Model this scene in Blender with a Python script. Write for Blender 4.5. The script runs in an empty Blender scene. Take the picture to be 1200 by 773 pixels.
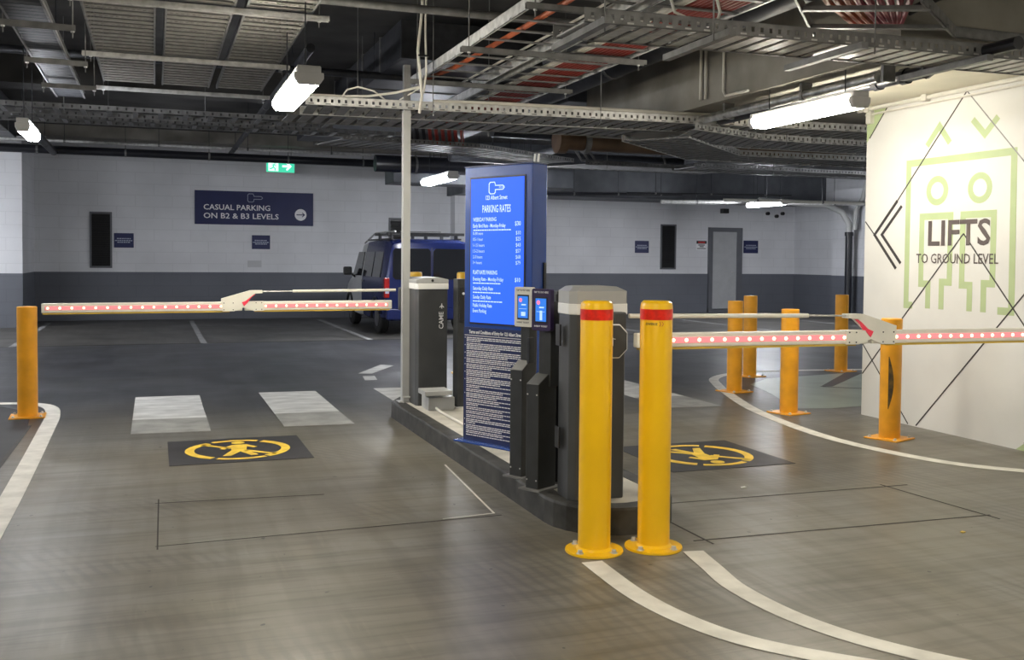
import bpy, bmesh, math, random
from mathutils import Vector, Matrix
random.seed(7)
S = bpy.context.scene
COL = S.collection
# ------------------------------------------------------------------ camera
EYE = Vector((0, 0, 1.5))
PITCH, ROLL, YAW = 0.03468, 0.008715, 0.34694
fwd = Vector((math.sin(YAW)*math.cos(PITCH), math.cos(YAW)*math.cos(PITCH), -math.sin(PITCH)))
rt = Vector((math.cos(YAW), -math.sin(YAW), 0)); up = rt.cross(fwd)
rt2 = rt*math.cos(ROLL)+up*math.sin(ROLL); up2 = up*math.cos(ROLL)-rt*math.sin(ROLL)
cd = bpy.data.cameras.new('camera'); cam = bpy.data.objects.new('camera', cd); COL.objects.link(cam)
cam.matrix_world = Matrix(((rt2.x, up2.x, -fwd.x, EYE.x), (rt2.y, up2.y, -fwd.y, EYE.y), (rt2.z, up2.z, -fwd.z, EYE.z), (0, 0, 0, 1)))
cd.sensor_width = 36; cd.lens = 1160/1200*36; cd.shift_y = -44.3/1200; cd.clip_start = .05; cd.clip_end = 200
S.camera = cam
# ------------------------------------------------------------------ world, exposure, lamp strengths
w = bpy.data.worlds.new('world'); S.world = w; w.use_nodes = True
w.node_tree.nodes['Background'].inputs[0].default_value = (.5, .55, .65, 1)
w.node_tree.nodes['Background'].inputs[1].default_value = .06
S.view_settings.view_transform = 'Standard'; S.view_settings.look = 'None'
S.view_settings.gamma = 1; S.view_settings.use_curve_mapping = False
S.view_settings.exposure = 0.1
LAMP_NEAR = 75.0     # emission of the warm battens near the boom gates
LAMP_FAR = 135.0      # emission of the cooler battens over the parking bays
WARM = (1, .93, .78); COOL = (.93, .95, 1)

# ------------------------------------------------------------------ materials
MATS = {}
def mat(name, col, rough=.5, metal=0, var=.12, scale=6, bump=0, emit=None, estr=0, spec=.5, stretch=(1, 1, 1), col2=None):
    if name in MATS: return MATS[name]
    m = bpy.data.materials.new(name); m.use_nodes = True; n = m.node_tree.nodes; l = m.node_tree.links
    b = n['Principled BSDF']; b.inputs['Roughness'].default_value = rough; b.inputs['Metallic'].default_value = metal
    b.inputs['Specular IOR Level'].default_value = spec
    tc = n.new('ShaderNodeTexCoord'); mp = n.new('ShaderNodeMapping'); mp.inputs['Scale'].default_value = stretch
    nz = n.new('ShaderNodeTexNoise'); nz.inputs['Scale'].default_value = scale; nz.inputs['Detail'].default_value = 5
    l.new(tc.outputs['Object'], mp.inputs[0]); l.new(mp.outputs[0], nz.inputs['Vector'])
    mx = n.new('ShaderNodeMix'); mx.data_type = 'RGBA'
    a = [c*(1-var) for c in col]; c2 = col2 or [min(1, c*(1+var)) for c in col]
    mx.inputs[6].default_value = (*a, 1); mx.inputs[7].default_value = (*c2, 1)
    rp = n.new('ShaderNodeMapRange'); rp.inputs[1].default_value = .32; rp.inputs[2].default_value = .68
    l.new(nz.outputs[0], rp.inputs[0]); l.new(rp.outputs[0], mx.inputs[0]); l.new(mx.outputs[2], b.inputs['Base Color'])
    if bump:
        bp = n.new('ShaderNodeBump'); bp.inputs['Strength'].default_value = bump; bp.inputs['Distance'].default_value = .01
        l.new(nz.outputs[0], bp.inputs['Height']); l.new(bp.outputs[0], b.inputs['Normal'])
    if emit:
        b.inputs['Emission Color'].default_value = (*emit, 1); b.inputs['Emission Strength'].default_value = estr
    MATS[name] = m; return m

galv = mat('galvanised_steel', (.60, .60, .59), .42, .35, .22, 14)
galvd = mat('dull_galvanised_steel', (.19, .19, .19), .5, .35, .25, 10)
darksteel = mat('dark_steel', (.035, .037, .043), .5, .4, .25, 8)
blackpipe = mat('black_pipe', (.012, .013, .018), .35, 0, .2, 8)
darkduct = mat('grey_duct_sheet', (.10, .107, .12), .5, .3, .2, 3)
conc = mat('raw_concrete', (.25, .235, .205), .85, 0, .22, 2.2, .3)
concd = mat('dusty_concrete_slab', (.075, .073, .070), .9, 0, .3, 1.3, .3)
white = mat('white_plastic', (.78, .78, .75), .4, 0, .05)
cream = mat('cream_powder_coat', (.82, .80, .72), .4, 0, .05)
conduit_m = mat('cream_conduit', (.62, .60, .54), .45, 0, .08)
cable_w = mat('white_cable', (.62, .6, .55), .5, 0, .1)
cable_r = mat('red_cable', (.27, .035, .025), .5, 0, .2, 9)
cable_p = mat('crimson_cable', (.30, .03, .06), .5, 0, .2, 9)
cable_o = mat('orange_cable', (.40, .09, .03), .5, 0, .1, 9)
cable_k = mat('black_cable', (.015, .015, .018), .5, 0, .1, 9)
yellow = mat('yellow_gloss_paint', (.86, .50, .006), .28, 0, .05, 3)
yelloworange = mat('amber_gloss_paint', (.74, .33, .012), .38, 0, .12, 6)
scuff = mat('black_rubber_scuff', (.03, .025, .02), .7, 0, .5, 20, col2=(.12, .07, .01))
redtape = mat('red_reflective_tape', (.68, .02, .008), .3, 0, .22, 30)
black = mat('black_plastic', (.012, .012, .013), .4, 0, .2)
charcoal = mat('charcoal_powder_coat', (.05, .052, .054), .42, 0, .12, 5)
pedm = mat('dark_textured_metal', (.028, .03, .031), .45, 0, .2, 9)
capgrey = mat('light_grey_cap', (.38, .385, .38), .4, 0, .05)
capwhite = mat('pale_cap_band', (.78, .78, .76), .4, 0, .03)
navy = mat('navy_blue_cladding', (.022, .066, .29), .25, 0, .06, 3)
navyd = mat('navy_blue_panel', (.010, .022, .095), .35, 0, .06, 3)
signnavy = mat('navy_sign_face', (.012, .018, .085), .45, 0, .06, 3)
letter = mat('white_lettering', (.80, .80, .82), .5, 0, .02)
letterdim = mat('greyed_lettering', (.38, .42, .52), .5, 0, .02)
screen = mat('lit_blue_screen', (.01, .04, .3), .4, 0, .04, 4, spec=.2, emit=(.030, .145, .93), estr=.95)
screentext = mat('lit_screen_lettering', (.5, .6, .8), .3, 0, .02, emit=(.30, .50, .95), estr=.95)
smallscr = mat('lit_terminal_screen', (.01, .05, .3), .15, 0, .04, 4, emit=(.05, .25, .85), estr=.8)
pinkglow = mat('lit_pink_icon', (.6, .1, .3), .4, 0, .05, emit=(1, .25, .4), estr=.8)
purple = mat('dark_purple_bezel', (.035, .02, .075), .35, 0, .05)
glass = mat('dark_tinted_glass', (.008, .009, .012), .06, 0, .1)
vanblue = mat('blue_van_paint', (.008, .015, .080), .25, 0, .05, 2)
vanwhite = mat('silver_white_van_paint', (.45, .46, .47), .3, 0, .04, 2)
rubber = mat('tyre_rubber', (.012, .012, .012), .8, 0, .2)
tail = mat('red_tail_lamp', (.30, .008, .01), .2, 0, .15, 9)
rim = mat('wheel_rim', (.15, .15, .16), .4, .6, .1)
linem = mat('worn_white_line_paint', (.62, .60, .54), .55, 0, .16, 7, col2=(.70, .68, .62))
crossm = mat('grey_white_crossing_paint', (.52, .52, .50), .5, 0, .22, 4, stretch=(1, 2, 1))
crossw = mat('worn_grey_crossing_paint', (.25, .25, .235), .5, 0, .25, 5)
baym = mat('faded_bay_paint', (.30, .30, .30), .6, 0, .25, 4)
cutm = mat('black_sealed_saw_cut', (.045, .042, .038), .8, 0, .2)
asph = mat('dark_grey_floor_paint', (.022, .022, .024), .7, 0, .2, 3)
greenfl = mat('pale_green_floor_paint', (.25, .29, .24), .4, 0, .12, 3)
symbk = mat('black_marking_paint', (.022, .022, .024), .5, 0, .3, 6)
symye = mat('yellow_marking_paint', (.74, .50, .045), .5, 0, .2, 9)
kerbk = mat('scuffed_black_kerb_paint', (.014, .014, .013), .6, 0, .4, 7, .2, col2=(.055, .054, .05))
kerbtop = mat('pale_concrete_topping', (.46, .44, .39), .75, 0, .15, 6, .2)
mural = mat('sage_green_mural_paint', (.38, .46, .25), .6, 0, .04)
mline = mat('black_mural_paint', (.035, .03, .028), .5, 0, .1)
muraltxt = mat('dark_brown_lettering', (.085, .065, .06), .5, 0, .08)
doorm = mat('pale_grey_door_paint', (.40, .41, .42), .5, 0, .05)
framem = mat('grey_frame_paint', (.12, .125, .14), .5, 0, .05)
copper = mat('brown_lagged_pipe', (.12, .075, .045), .5, .2, .3, 3)
silver = mat('foil_lagging', (.62, .62, .6), .28, .85, .3, 12, .6)
exitg = mat('lit_exit_green', (.02, .5, .3), .3, 0, .02, emit=(.06, .62, .38), estr=1.0)
exitw = mat('lit_exit_white', (.8, .9, .85), .3, 0, .02, emit=(.75, 1, .9), estr=1.1)
ledm = mat('lit_boom_led', (1, .7, .5), .3, 0, .02, emit=(1, .66, .34), estr=3.2)
ledstrip = mat('lit_pink_lens', (.35, .08, .08), .3, 0, .1, 20, emit=(1, .30, .31), estr=.85)
redrub = mat('red_hinge_boot', (.75, .05, .09), .5, 0, .1, emit=(1, .05, .1), estr=.15)
ambrub = mat('amber_rubber_edge', (.62, .42, .06), .5, 0, .1)
diffn = mat('lit_warm_diffuser', (.9, .9, .85), .4, 0, .01, emit=WARM, estr=LAMP_NEAR)
difff = mat('lit_cool_diffuser', (.9, .9, .85), .4, 0, .01, emit=COOL, estr=LAMP_FAR)
lampbody = mat('lamp_body_grey', (.55, .55, .54), .4, 0, .05)
dangred = mat('danger_red', (.5, .03, .03), .4, 0, .05)
paperm = mat('scrap_paper', (.7, .7, .66), .7, 0, .05)

def wall_mat(name, upper, lower, zsplit=1.1, block=True, uaxis='X'):
    m = bpy.data.materials.new(name); m.use_nodes = True; n = m.node_tree.nodes; l = m.node_tree.links; b = n['Principled BSDF']
    tc = n.new('ShaderNodeTexCoord'); sp = n.new('ShaderNodeSeparateXYZ'); l.new(tc.outputs['Object'], sp.inputs[0])
    nz = n.new('ShaderNodeTexNoise'); nz.inputs['Scale'].default_value = 1.1; nz.inputs['Detail'].default_value = 6; l.new(tc.outputs['Object'], nz.inputs['Vector'])
    gt = n.new('ShaderNodeMath'); gt.operation = 'GREATER_THAN'; gt.inputs[1].default_value = zsplit; l.new(sp.outputs['Z'], gt.inputs[0])
    mx = n.new('ShaderNodeMix'); mx.data_type = 'RGBA'; mx.inputs[6].default_value = (*lower, 1); mx.inputs[7].default_value = (*upper, 1); l.new(gt.outputs[0], mx.inputs[0])
    rp = n.new('ShaderNodeMapRange'); rp.inputs[1].default_value = .3; rp.inputs[2].default_value = .7; rp.inputs[3].default_value = .90; rp.inputs[4].default_value = 1.05; l.new(nz.outputs[0], rp.inputs[0])
    m2 = n.new('ShaderNodeMix'); m2.data_type = 'RGBA'; m2.blend_type = 'MULTIPLY'; m2.inputs[0].default_value = 1; l.new(mx.outputs[2], m2.inputs[6]); l.new(rp.outputs[0], m2.inputs[7])
    out = m2.outputs[2]
    if block:
        cb = n.new('ShaderNodeCombineXYZ'); l.new(sp.outputs[uaxis], cb.inputs[0]); l.new(sp.outputs['Z'], cb.inputs[1])
        br = n.new('ShaderNodeTexBrick'); br.inputs['Scale'].default_value = 1; br.inputs['Brick Width'].default_value = .8; br.inputs['Row Height'].default_value = .26
        br.inputs['Mortar Size'].default_value = .009; br.inputs['Color1'].default_value = (1, 1, 1, 1); br.inputs['Color2'].default_value = (.975, .975, .975, 1); br.inputs['Mortar'].default_value = (.90, .90, .90, 1)
        l.new(cb.outputs[0], br.inputs['Vector'])
        m3 = n.new('ShaderNodeMix'); m3.data_type = 'RGBA'; m3.blend_type = 'MULTIPLY'; m3.inputs[0].default_value = 1; l.new(out, m3.inputs[6]); l.new(br.outputs[0], m3.inputs[7]); out = m3.outputs[2]
        bp = n.new('ShaderNodeBump'); bp.inputs['Strength'].default_value = .12; bp.inputs['Distance'].default_value = .01; bp.invert = True
        l.new(br.outputs['Fac'], bp.inputs['Height']); l.new(bp.outputs[0], b.inputs['Normal'])
    l.new(out, b.inputs['Base Color']); b.inputs['Roughness'].default_value = .6; return m
wallm = wall_mat('painted_blockwork', (.70, .71, .74), (.135, .145, .17))
wallmy = wall_mat('painted_blockwork_side', (.60, .61, .64), (.12, .13, .155), uaxis='Y')
liftm = wall_mat('white_rendered_wall', (.64, .635, .61), (.64, .635, .61), block=False)

def floor_mat():
    m = bpy.data.materials.new('trafficked_epoxy_floor'); m.use_nodes = True; n = m.node_tree.nodes; l = m.node_tree.links; b = n['Principled BSDF']
    tc = n.new('ShaderNodeTexCoord'); sp = n.new('ShaderNodeSeparateXYZ'); l.new(tc.outputs['Object'], sp.inputs[0])
    def noise(scale, det=5, st=(1, 1, 1), rot=0, dist=0):
        mp = n.new('ShaderNodeMapping'); mp.inputs['Scale'].default_value = st; mp.inputs['Rotation'].default_value = (0, 0, rot); l.new(tc.outputs['Object'], mp.inputs[0])
        z = n.new('ShaderNodeTexNoise'); z.inputs['Scale'].default_value = scale; z.inputs['Detail'].default_value = det; z.inputs['Distortion'].default_value = dist
        l.new(mp.outputs[0], z.inputs['Vector']); return z.outputs[0]
    def rng(x, a, c, o0=0, o1=1):
        r = n.new('ShaderNodeMapRange'); r.inputs[1].default_value = a; r.inputs[2].default_value = c; r.inputs[3].default_value = o0; r.inputs[4].default_value = o1; r.interpolation_type = 'SMOOTHSTEP'; l.new(x, r.inputs[0]); return r.outputs[0]
    def mix(f, a, c, blend='MIX'):
        x = n.new('ShaderNodeMix'); x.data_type = 'RGBA'; x.blend_type = blend
        if isinstance(f, float): x.inputs[0].default_value = f
        else: l.new(f, x.inputs[0])
        for i, v in ((6, a), (7, c)):
            if isinstance(v, tuple): x.inputs[i].default_value = (*v, 1)
            else: l.new(v, x.inputs[i])
        return x.outputs[2]
    def math_(op, a, c):
        x = n.new('ShaderNodeMath'); x.operation = op
        for i, v in ((0, a), (1, c)):
            if isinstance(v, (int, float)): x.inputs[i].default_value = v
            else: l.new(v, x.inputs[i])
        return x.outputs[0]
    big = noise(.55, 4, dist=.6); mid = noise(2.2, 6, (1, .6, 1), .3, .4); fine = noise(14, 4); streak = noise(1.4, 5, (5, .35, 1), .05, .3); cross = noise(1.5, 5, (.4, 3.5, 1), -.06, .3)
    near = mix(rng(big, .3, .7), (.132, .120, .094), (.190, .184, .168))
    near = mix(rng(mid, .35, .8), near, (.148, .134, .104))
    far_mask = math_('ADD', sp.outputs['Y'], math_('MULTIPLY', big, 3.0))  # mask for the blend to a darker bluish floor with distance, broken by noise
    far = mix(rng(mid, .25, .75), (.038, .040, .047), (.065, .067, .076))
    colr = mix(rng(far_mask, 8.9, 12.4), near, far)
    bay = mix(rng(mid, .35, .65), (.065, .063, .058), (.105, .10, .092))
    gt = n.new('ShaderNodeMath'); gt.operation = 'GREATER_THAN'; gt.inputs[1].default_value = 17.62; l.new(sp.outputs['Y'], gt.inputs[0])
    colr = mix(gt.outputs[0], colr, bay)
    colr = mix(1.0, colr, mix(rng(streak, .35, .62), (.84, .83, .81), (1.05, 1.05, 1.05)), 'MULTIPLY')
    colr = mix(1.0, colr, mix(rng(cross, .38, .55), (.82, .81, .78), (1.03, 1.03, 1.03)), 'MULTIPLY')
    colr = mix(1.0, colr, mix(fine, (.93, .93, .93), (1.06, 1.06, 1.06)), 'MULTIPLY')
    scr = noise(5.5, 6, (.35, 5, 1), .12, .6); scr2 = noise(4.5, 6, (4, .4, 1), -.2, .5)
    colr = mix(1.0, colr, mix(rng(scr, .36, .52), (.84, .83, .82), (1.03, 1.03, 1.03)), 'MULTIPLY')
    colr = mix(1.0, colr, mix(rng(scr2, .62, .72), (1, 1, 1), (1.12, 1.12, 1.11)), 'MULTIPLY')
    # swept tyre arcs
    mp = n.new('ShaderNodeMapping'); mp.inputs['Location'].default_value = (5.2, -3.2, 0); l.new(tc.outputs['Object'], mp.inputs[0])
    wv = n.new('ShaderNodeTexWave'); wv.wave_type = 'RINGS'; wv.rings_direction = 'Z'; wv.inputs['Scale'].default_value = 4.5; wv.inputs['Distortion'].default_value = 2.2; wv.inputs['Detail'].default_value = 3; l.new(mp.outputs[0], wv.inputs['Vector'])
    patch = math_('MULTIPLY', rng(noise(.75, 2, dist=.3), .47, .66), rng(wv.outputs[0], .3, 1.0))
    colr = mix(math_('MULTIPLY', patch, .45), colr, (.07, .066, .06))
    specks = noise(16, 1); colr = mix(rng(specks, .775, .785), colr, (.03, .03, .03))
    l.new(colr, b.inputs['Base Color'])
    l.new(rng(big, .2, .8, .34, .48), b.inputs['Roughness']); b.inputs['Specular IOR Level'].default_value = .5
    bp = n.new('ShaderNodeBump'); bp.inputs['Strength'].default_value = .05; bp.inputs['Distance'].default_value = .01; l.new(fine, bp.inputs['Height']); l.new(bp.outputs[0], b.inputs['Normal'])
    return m
floorm = floor_mat()

# ------------------------------------------------------------------ mesh helpers
class MB:
    def __init__(s): s.bm = bmesh.new()
    def box(s, x0, x1, y0, y1, z0, z1, M=None):
        vs = [s.bm.verts.new((x, y, z)) for x in (x0, x1) for y in (y0, y1) for z in (z0, z1)]
        for f in ((0, 1, 3, 2), (4, 6, 7, 5), (0, 4, 5, 1), (2, 3, 7, 6), (0, 2, 6, 4), (1, 5, 7, 3)): s.bm.faces.new([vs[i] for i in f])
        if M is not None:
            for v in vs: v.co = M @ v.co
        return s
    def bar(s, a, b, wd, h, upv=(0, 0, 1)):
        a = Vector(a); b = Vector(b); d = (b-a); L = d.length; d.normalize(); u = Vector(upv)
        sd = d.cross(u)
        if sd.length < 1e-4: sd = d.cross(Vector((1, 0, 0)))
        sd.normalize(); u = sd.cross(d)
        M = Matrix(((sd.x, d.x, u.x, a.x), (sd.y, d.y, u.y, a.y), (sd.z, d.z, u.z, a.z), (0, 0, 0, 1)))
        return s.box(-wd/2, wd/2, 0, L, -h/2, h/2, M)
    def tube(s, pts, r, seg=10, cap=True):
        pts = [Vector(p) for p in pts]; rings = []
        rr = r if isinstance(r, (list, tuple)) else [r]*len(pts)
        ref = None
        for i, p in enumerate(pts):
            d = (pts[min(i+1, len(pts)-1)]-pts[max(i-1, 0)])
            if d.length < 1e-7: d = Vector((0, 0, 1))
            d.normalize()
            if ref is None: ref = Vector((0, 0, 1)) if abs(d.z) < .9 else Vector((1, 0, 0))
            a = d.cross(ref)
            if a.length < 1e-3: a = d.cross(Vector((0, 1, 0)))
            a.normalize(); b = a.cross(d); b.normalize(); ref = b
            rings.append([s.bm.verts.new(p+(a*math.cos(t)+b*math.sin(t))*rr[i]) for t in [2*math.pi*k/seg for k in range(seg)]])
        for A, B in zip(rings, rings[1:]):
            for k in range(seg): s.bm.faces.new((A[k], A[(k+1) % seg], B[(k+1) % seg], B[k]))
        if cap:
            s.bm.faces.new(rings[0][::-1]); s.bm.faces.new(rings[-1])
        return s
    def lathe(s, prof, seg=32, c=(0, 0, 0)):
        c = Vector(c); rings = []
        for r, z in prof:
            if r < 1e-6: rings.append([s.bm.verts.new(c+Vector((0, 0, z)))])
            else: rings.append([s.bm.verts.new(c+Vector((r*math.cos(2*math.pi*k/seg), r*math.sin(2*math.pi*k/seg), z))) for k in range(seg)])
        for A, B in zip(rings, rings[1:]):
            for k in range(seg):
                k2 = (k+1) % seg
                if len(A) == 1 and len(B) == 1: continue
                if len(A) == 1: s.bm.faces.new((A[0], B[k2], B[k]))
                elif len(B) == 1: s.bm.faces.new((A[k], A[k2], B[0]))
                else: s.bm.faces.new((A[k], A[k2], B[k2], B[k]))
        return s
    def prism(s, poly, o, u, v, n, t):
        """polygon (a,b) in the plane o + a*u + b*v, extruded t along n"""
        o, u, v, n = Vector(o), Vector(u), Vector(v), Vector(n)
        A = [s.bm.verts.new(o+u*a+v*b) for a, b in poly]; B = [s.bm.verts.new(o+u*a+v*b+n*t) for a, b in poly]
        N = len(poly); s.bm.faces.new(A[::-1]); s.bm.faces.new(B)
        for i in range(N): s.bm.faces.new((A[i], A[(i+1) % N], B[(i+1) % N], B[i]))
        return s
    def ring(s, c, r0, r1, o, u, v, n, t, a0=0, a1=360, seg=40, sy=1):
        P = []
        full = abs(a1-a0) >= 359.9
        m = seg
        for i in range(m):
            t0 = math.radians(a0+(a1-a0)*i/m); t1 = math.radians(a0+(a1-a0)*(i+1)/m)
            q = [(c[0]+r0*math.cos(t0), c[1]+sy*r0*math.sin(t0)), (c[0]+r1*math.cos(t0), c[1]+sy*r1*math.sin(t0)), (c[0]+r1*math.cos(t1), c[1]+sy*r1*math.sin(t1)), (c[0]+r0*math.cos(t1), c[1]+sy*r0*math.sin(t1))]
            s.prism(q, o, u, v, n, t)
        return s
    def stroke(s, pts, wd, o, u, v, n, t, closed=False):
        P = [Vector((p[0], p[1])) for p in pts]; N = len(P); L, R_ = [], []
        for i in range(N):
            a = P[i-1] if (i > 0 or closed) else None; b = P[(i+1) % N] if (i < N-1 or closed) else None
            d0 = (P[i]-a).normalized() if a is not None else None; d1 = (b-P[i]).normalized() if b is not None else None
            if d0 is None: d0 = d1
            if d1 is None: d1 = d0
            n0 = Vector((-d0.y, d0.x)); n1 = Vector((-d1.y, d1.x)); mt = (n0+n1)
            if mt.length < 1e-4: mt = n0
            mt.normalize(); k = wd/2/max(.35, mt.dot(n0)); L.append(P[i]+mt*k); R_.append(P[i]-mt*k)
        o, u, v, n = Vector(o), Vector(u), Vector(v), Vector(n); W3 = lambda q, h: s.bm.verts.new(o+u*q.x+v*q.y+n*h)
        l0 = [W3(q, 0) for q in L]; r0 = [W3(q, 0) for q in R_]; l1 = [W3(q, t) for q in L]; r1 = [W3(q, t) for q in R_]
        m = N if closed else N-1
        for i in range(m):
            k = (i+1) % N
            s.bm.faces.new((l1[i], r1[i], r1[k], l1[k])); s.bm.faces.new((l0[i], l0[k], r0[k], r0[i]))
            s.bm.faces.new((l0[i], l1[i], l1[k], l0[k])); s.bm.faces.new((r0[i], r0[k], r1[k], r1[i]))
        if not closed:
            s.bm.faces.new((l0[0], r0[0], r1[0], l1[0])); s.bm.faces.new((l0[-1], l1[-1], r1[-1], r0[-1]))
        return s
    def build(s, name, m, parent=None, bevel=0, smooth=False, loc=None):
        bmesh.ops.recalc_face_normals(s.bm, faces=s.bm.faces)
        me = bpy.data.meshes.new(name); s.bm.to_mesh(me); s.bm.free()
        ms = m if isinstance(m, (list, tuple)) else [m]
        for x in ms: me.materials.append(x)
        o = bpy.data.objects.new(name, me); COL.objects.link(o)
        if loc is not None: o.location = loc
        if smooth:
            for p in me.polygons: p.use_smooth = True
            try: me.set_sharp_from_angle(angle=math.radians(35))
            except Exception: pass
        if bevel:
            bv = o.modifiers.new('bevel', 'BEVEL'); bv.width = bevel; bv.segments = 2; bv.limit_method = 'ANGLE'
        if parent is not None: o.parent = parent
        return o

def empty(name, label, cat, loc=(0, 0, 0), rotz=0, group=None):
    o = bpy.data.objects.new(name, None); COL.objects.link(o); o.location = loc; o.rotation_euler = (0, 0, rotz); o.empty_display_size = .1
    return tag(o, label, cat, group)
def tag(o, label, cat, group=None, kind=None):
    o['label'] = label; o['category'] = cat
    if group: o['group'] = group
    if kind: o['kind'] = kind
    return o
def struct(o):
    o['kind'] = 'structure'; return o
def children(o): return [c for c in bpy.data.objects if c.parent == o]
def copy_tree(o, parent=None):
    c = o.copy(); COL.objects.link(c); c.parent = parent
    for ch in children(o): copy_tree(ch, c)
    return c
def text(s, o, u, v, height, width, m, parent, name='lettering', off=0, depth=.001, align='LEFT', shear=0):
    """a line of text: starts at o (baseline), runs along u, up v; cap height and total width in metres"""
    cu = bpy.data.curves.new('t', 'FONT'); cu.body = s; cu.size = 1; cu.offset = off; cu.extrude = 0; cu.resolution_u = 2
    t = bpy.data.objects.new('t', cu); COL.objects.link(t)
    dg = bpy.context.evaluated_depsgraph_get(); me = bpy.data.meshes.new_from_object(t.evaluated_get(dg)); bpy.data.objects.remove(t); bpy.data.curves.remove(cu)
    xs = [q.co.x for q in me.vertices] or [0, 1]; x0, x1 = min(xs), max(xs)
    sy = height/.70; sx = (width/(x1-x0)) if width else sy
    u, v, o = Vector(u).normalized(), Vector(v).normalized(), Vector(o); nn = u.cross(v)
    st = 0 if align == 'LEFT' else (-(x1-x0)*sx/2 if align == 'CENTER' else -(x1-x0)*sx)
    for q in me.vertices: q.co = o+u*((q.co.x-x0)*sx+st+q.co.y*shear*sy)+v*(q.co.y*sy)+nn*depth
    me.materials.clear(); me.materials.append(m); me.name = name
    ob = bpy.data.objects.new(name, me); COL.objects.link(ob); ob.parent = parent
    return ob
EX, EY, EZ = Vector((1, 0, 0)), Vector((0, 1, 0)), Vector((0, 0, 1))

# ================================================================== STRUCTURE
H = 4.3
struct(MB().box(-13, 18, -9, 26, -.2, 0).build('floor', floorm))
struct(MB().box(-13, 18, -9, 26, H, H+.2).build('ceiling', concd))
wb = MB().box(-13, 17.5, 24.3, 24.5, 0, H).build('wall_back', wallm); struct(wb)
struct(MB().box(17.5, 17.7, -9, 24.5, 0, H).build('wall_right', wallmy))
struct(MB().box(-13.2, -13, -9, 24.5, 0, H).build('wall_left', wallmy))
struct(MB().box(-13.2, 17.7, -9.2, -9, 0, H).build('wall_front', wallm))
wl = struct(MB().box(6.5, 9.6, -9, 7.9, 0, 3.0).build('wall_lift', liftm))
struct(MB().box(-13, -2.5, 22.15, 24.3, 0, 3.86).build('trim_1', wallm))                      # wall projection at far left
struct(MB().box(7.1, 7.42, 23.9, 24.3, 0, 3.4).build('trim_2', wallm))                        # pilaster behind the kiosk
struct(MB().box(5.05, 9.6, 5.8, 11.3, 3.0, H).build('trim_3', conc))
struct(MB().box(5.62, 6.5, 5.8, 8.9, 2.985, 3.0).build('trim_10', mat('cream_paint_lamplit_soffit', (.72, .68, .56), .7, 0, .08, 2)))                            # dropped slab over the lift wall; cream panel made paler to carry lamplight
struct(MB().box(7.0, 17.5, 22.9, 24.3, 3.05, H).build('trim_4', darkduct))                    # boxed services bulkhead at the back wall
struct(MB().box(17.2, 17.5, 20.0, 22.2, 0, 3.4).build('trim_5', wallmy))
struct(MB().box(6.5, 9.6, -9, 5.8, 3.0, H).build('trim_9', liftm))
def TOP(x, y):
    if 5.05 < x < 9.6 and 5.8 < y < 11.3: return 3.0
    if 15.2 < y < 15.8: return 3.85
    if x < 5.05 and 5.4 < y < 6: return 3.95
    return H
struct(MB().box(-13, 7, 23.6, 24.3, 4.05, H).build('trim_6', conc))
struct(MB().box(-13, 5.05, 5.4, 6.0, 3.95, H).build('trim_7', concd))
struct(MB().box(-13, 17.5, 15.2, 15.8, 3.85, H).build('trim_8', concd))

# louvres, door, signs on the back wall
def louvre(x0, x1, z0, z1, label):
    e = empty('wall_louvre', label, 'air vent', (x0, 24.3, z0), group=None)
    W_, H_ = x1-x0, z1-z0
    m = MB(); m.box(0, W_, -.03, 0, 0, .04); m.box(0, W_, -.03, 0, H_-.04, H_); m.box(0, .04, -.03, 0, .04, H_-.04); m.box(W_-.04, W_, -.03, 0, .04, H_-.04); m.build('frame', framem, e)
    m = MB(); m.box(.04, W_-.04, -.006, 0, .04, H_-.04)
    z = .06
    while z < H_-.07:
        m.prism([(-.024, z), (-.006, z+.035), (-.004, z+.03), (-.02, z-.003)], (.04, 0, 0), (0, 1, 0), (0, 0, 1), (1, 0, 0), W_-.08); z += .05
    m.build('blades', black, e)
louvre(-1.37, -.90, 1.19, 2.46, 'tall black louvred vent in the far wall left of the casual parking sign')
louvre(5.50, 5.95, 1.19, 2.47, 'black louvred vent in the far wall above the parked blue van')
louvre(13.12, 13.6, 1.22, 2.46, 'tall black louvred vent in the far wall left of the pale door')

d = struct(MB().box(14.74, 15.52, 24.24, 24.3, .12, 2.28).build('door_1', doorm))
m = MB(); m.box(14.62, 14.74, 24.22, 24.3, .05, 2.4); m.box(15.52, 15.7, 24.22, 24.3, .05, 2.4); m.box(14.74, 15.52, 24.22, 24.3, 2.28, 2.4); m.box(14.62, 15.7, 24.2, 24.3, .0, .1)
m.build('door_frame', framem, d)
m = MB(); m.tube([(15.42, 24.24, 1.15), (15.42, 24.17, 1.15), (15.32, 24.17, 1.15)], .012, 8); m.build('door_handle', galv, d)

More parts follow.
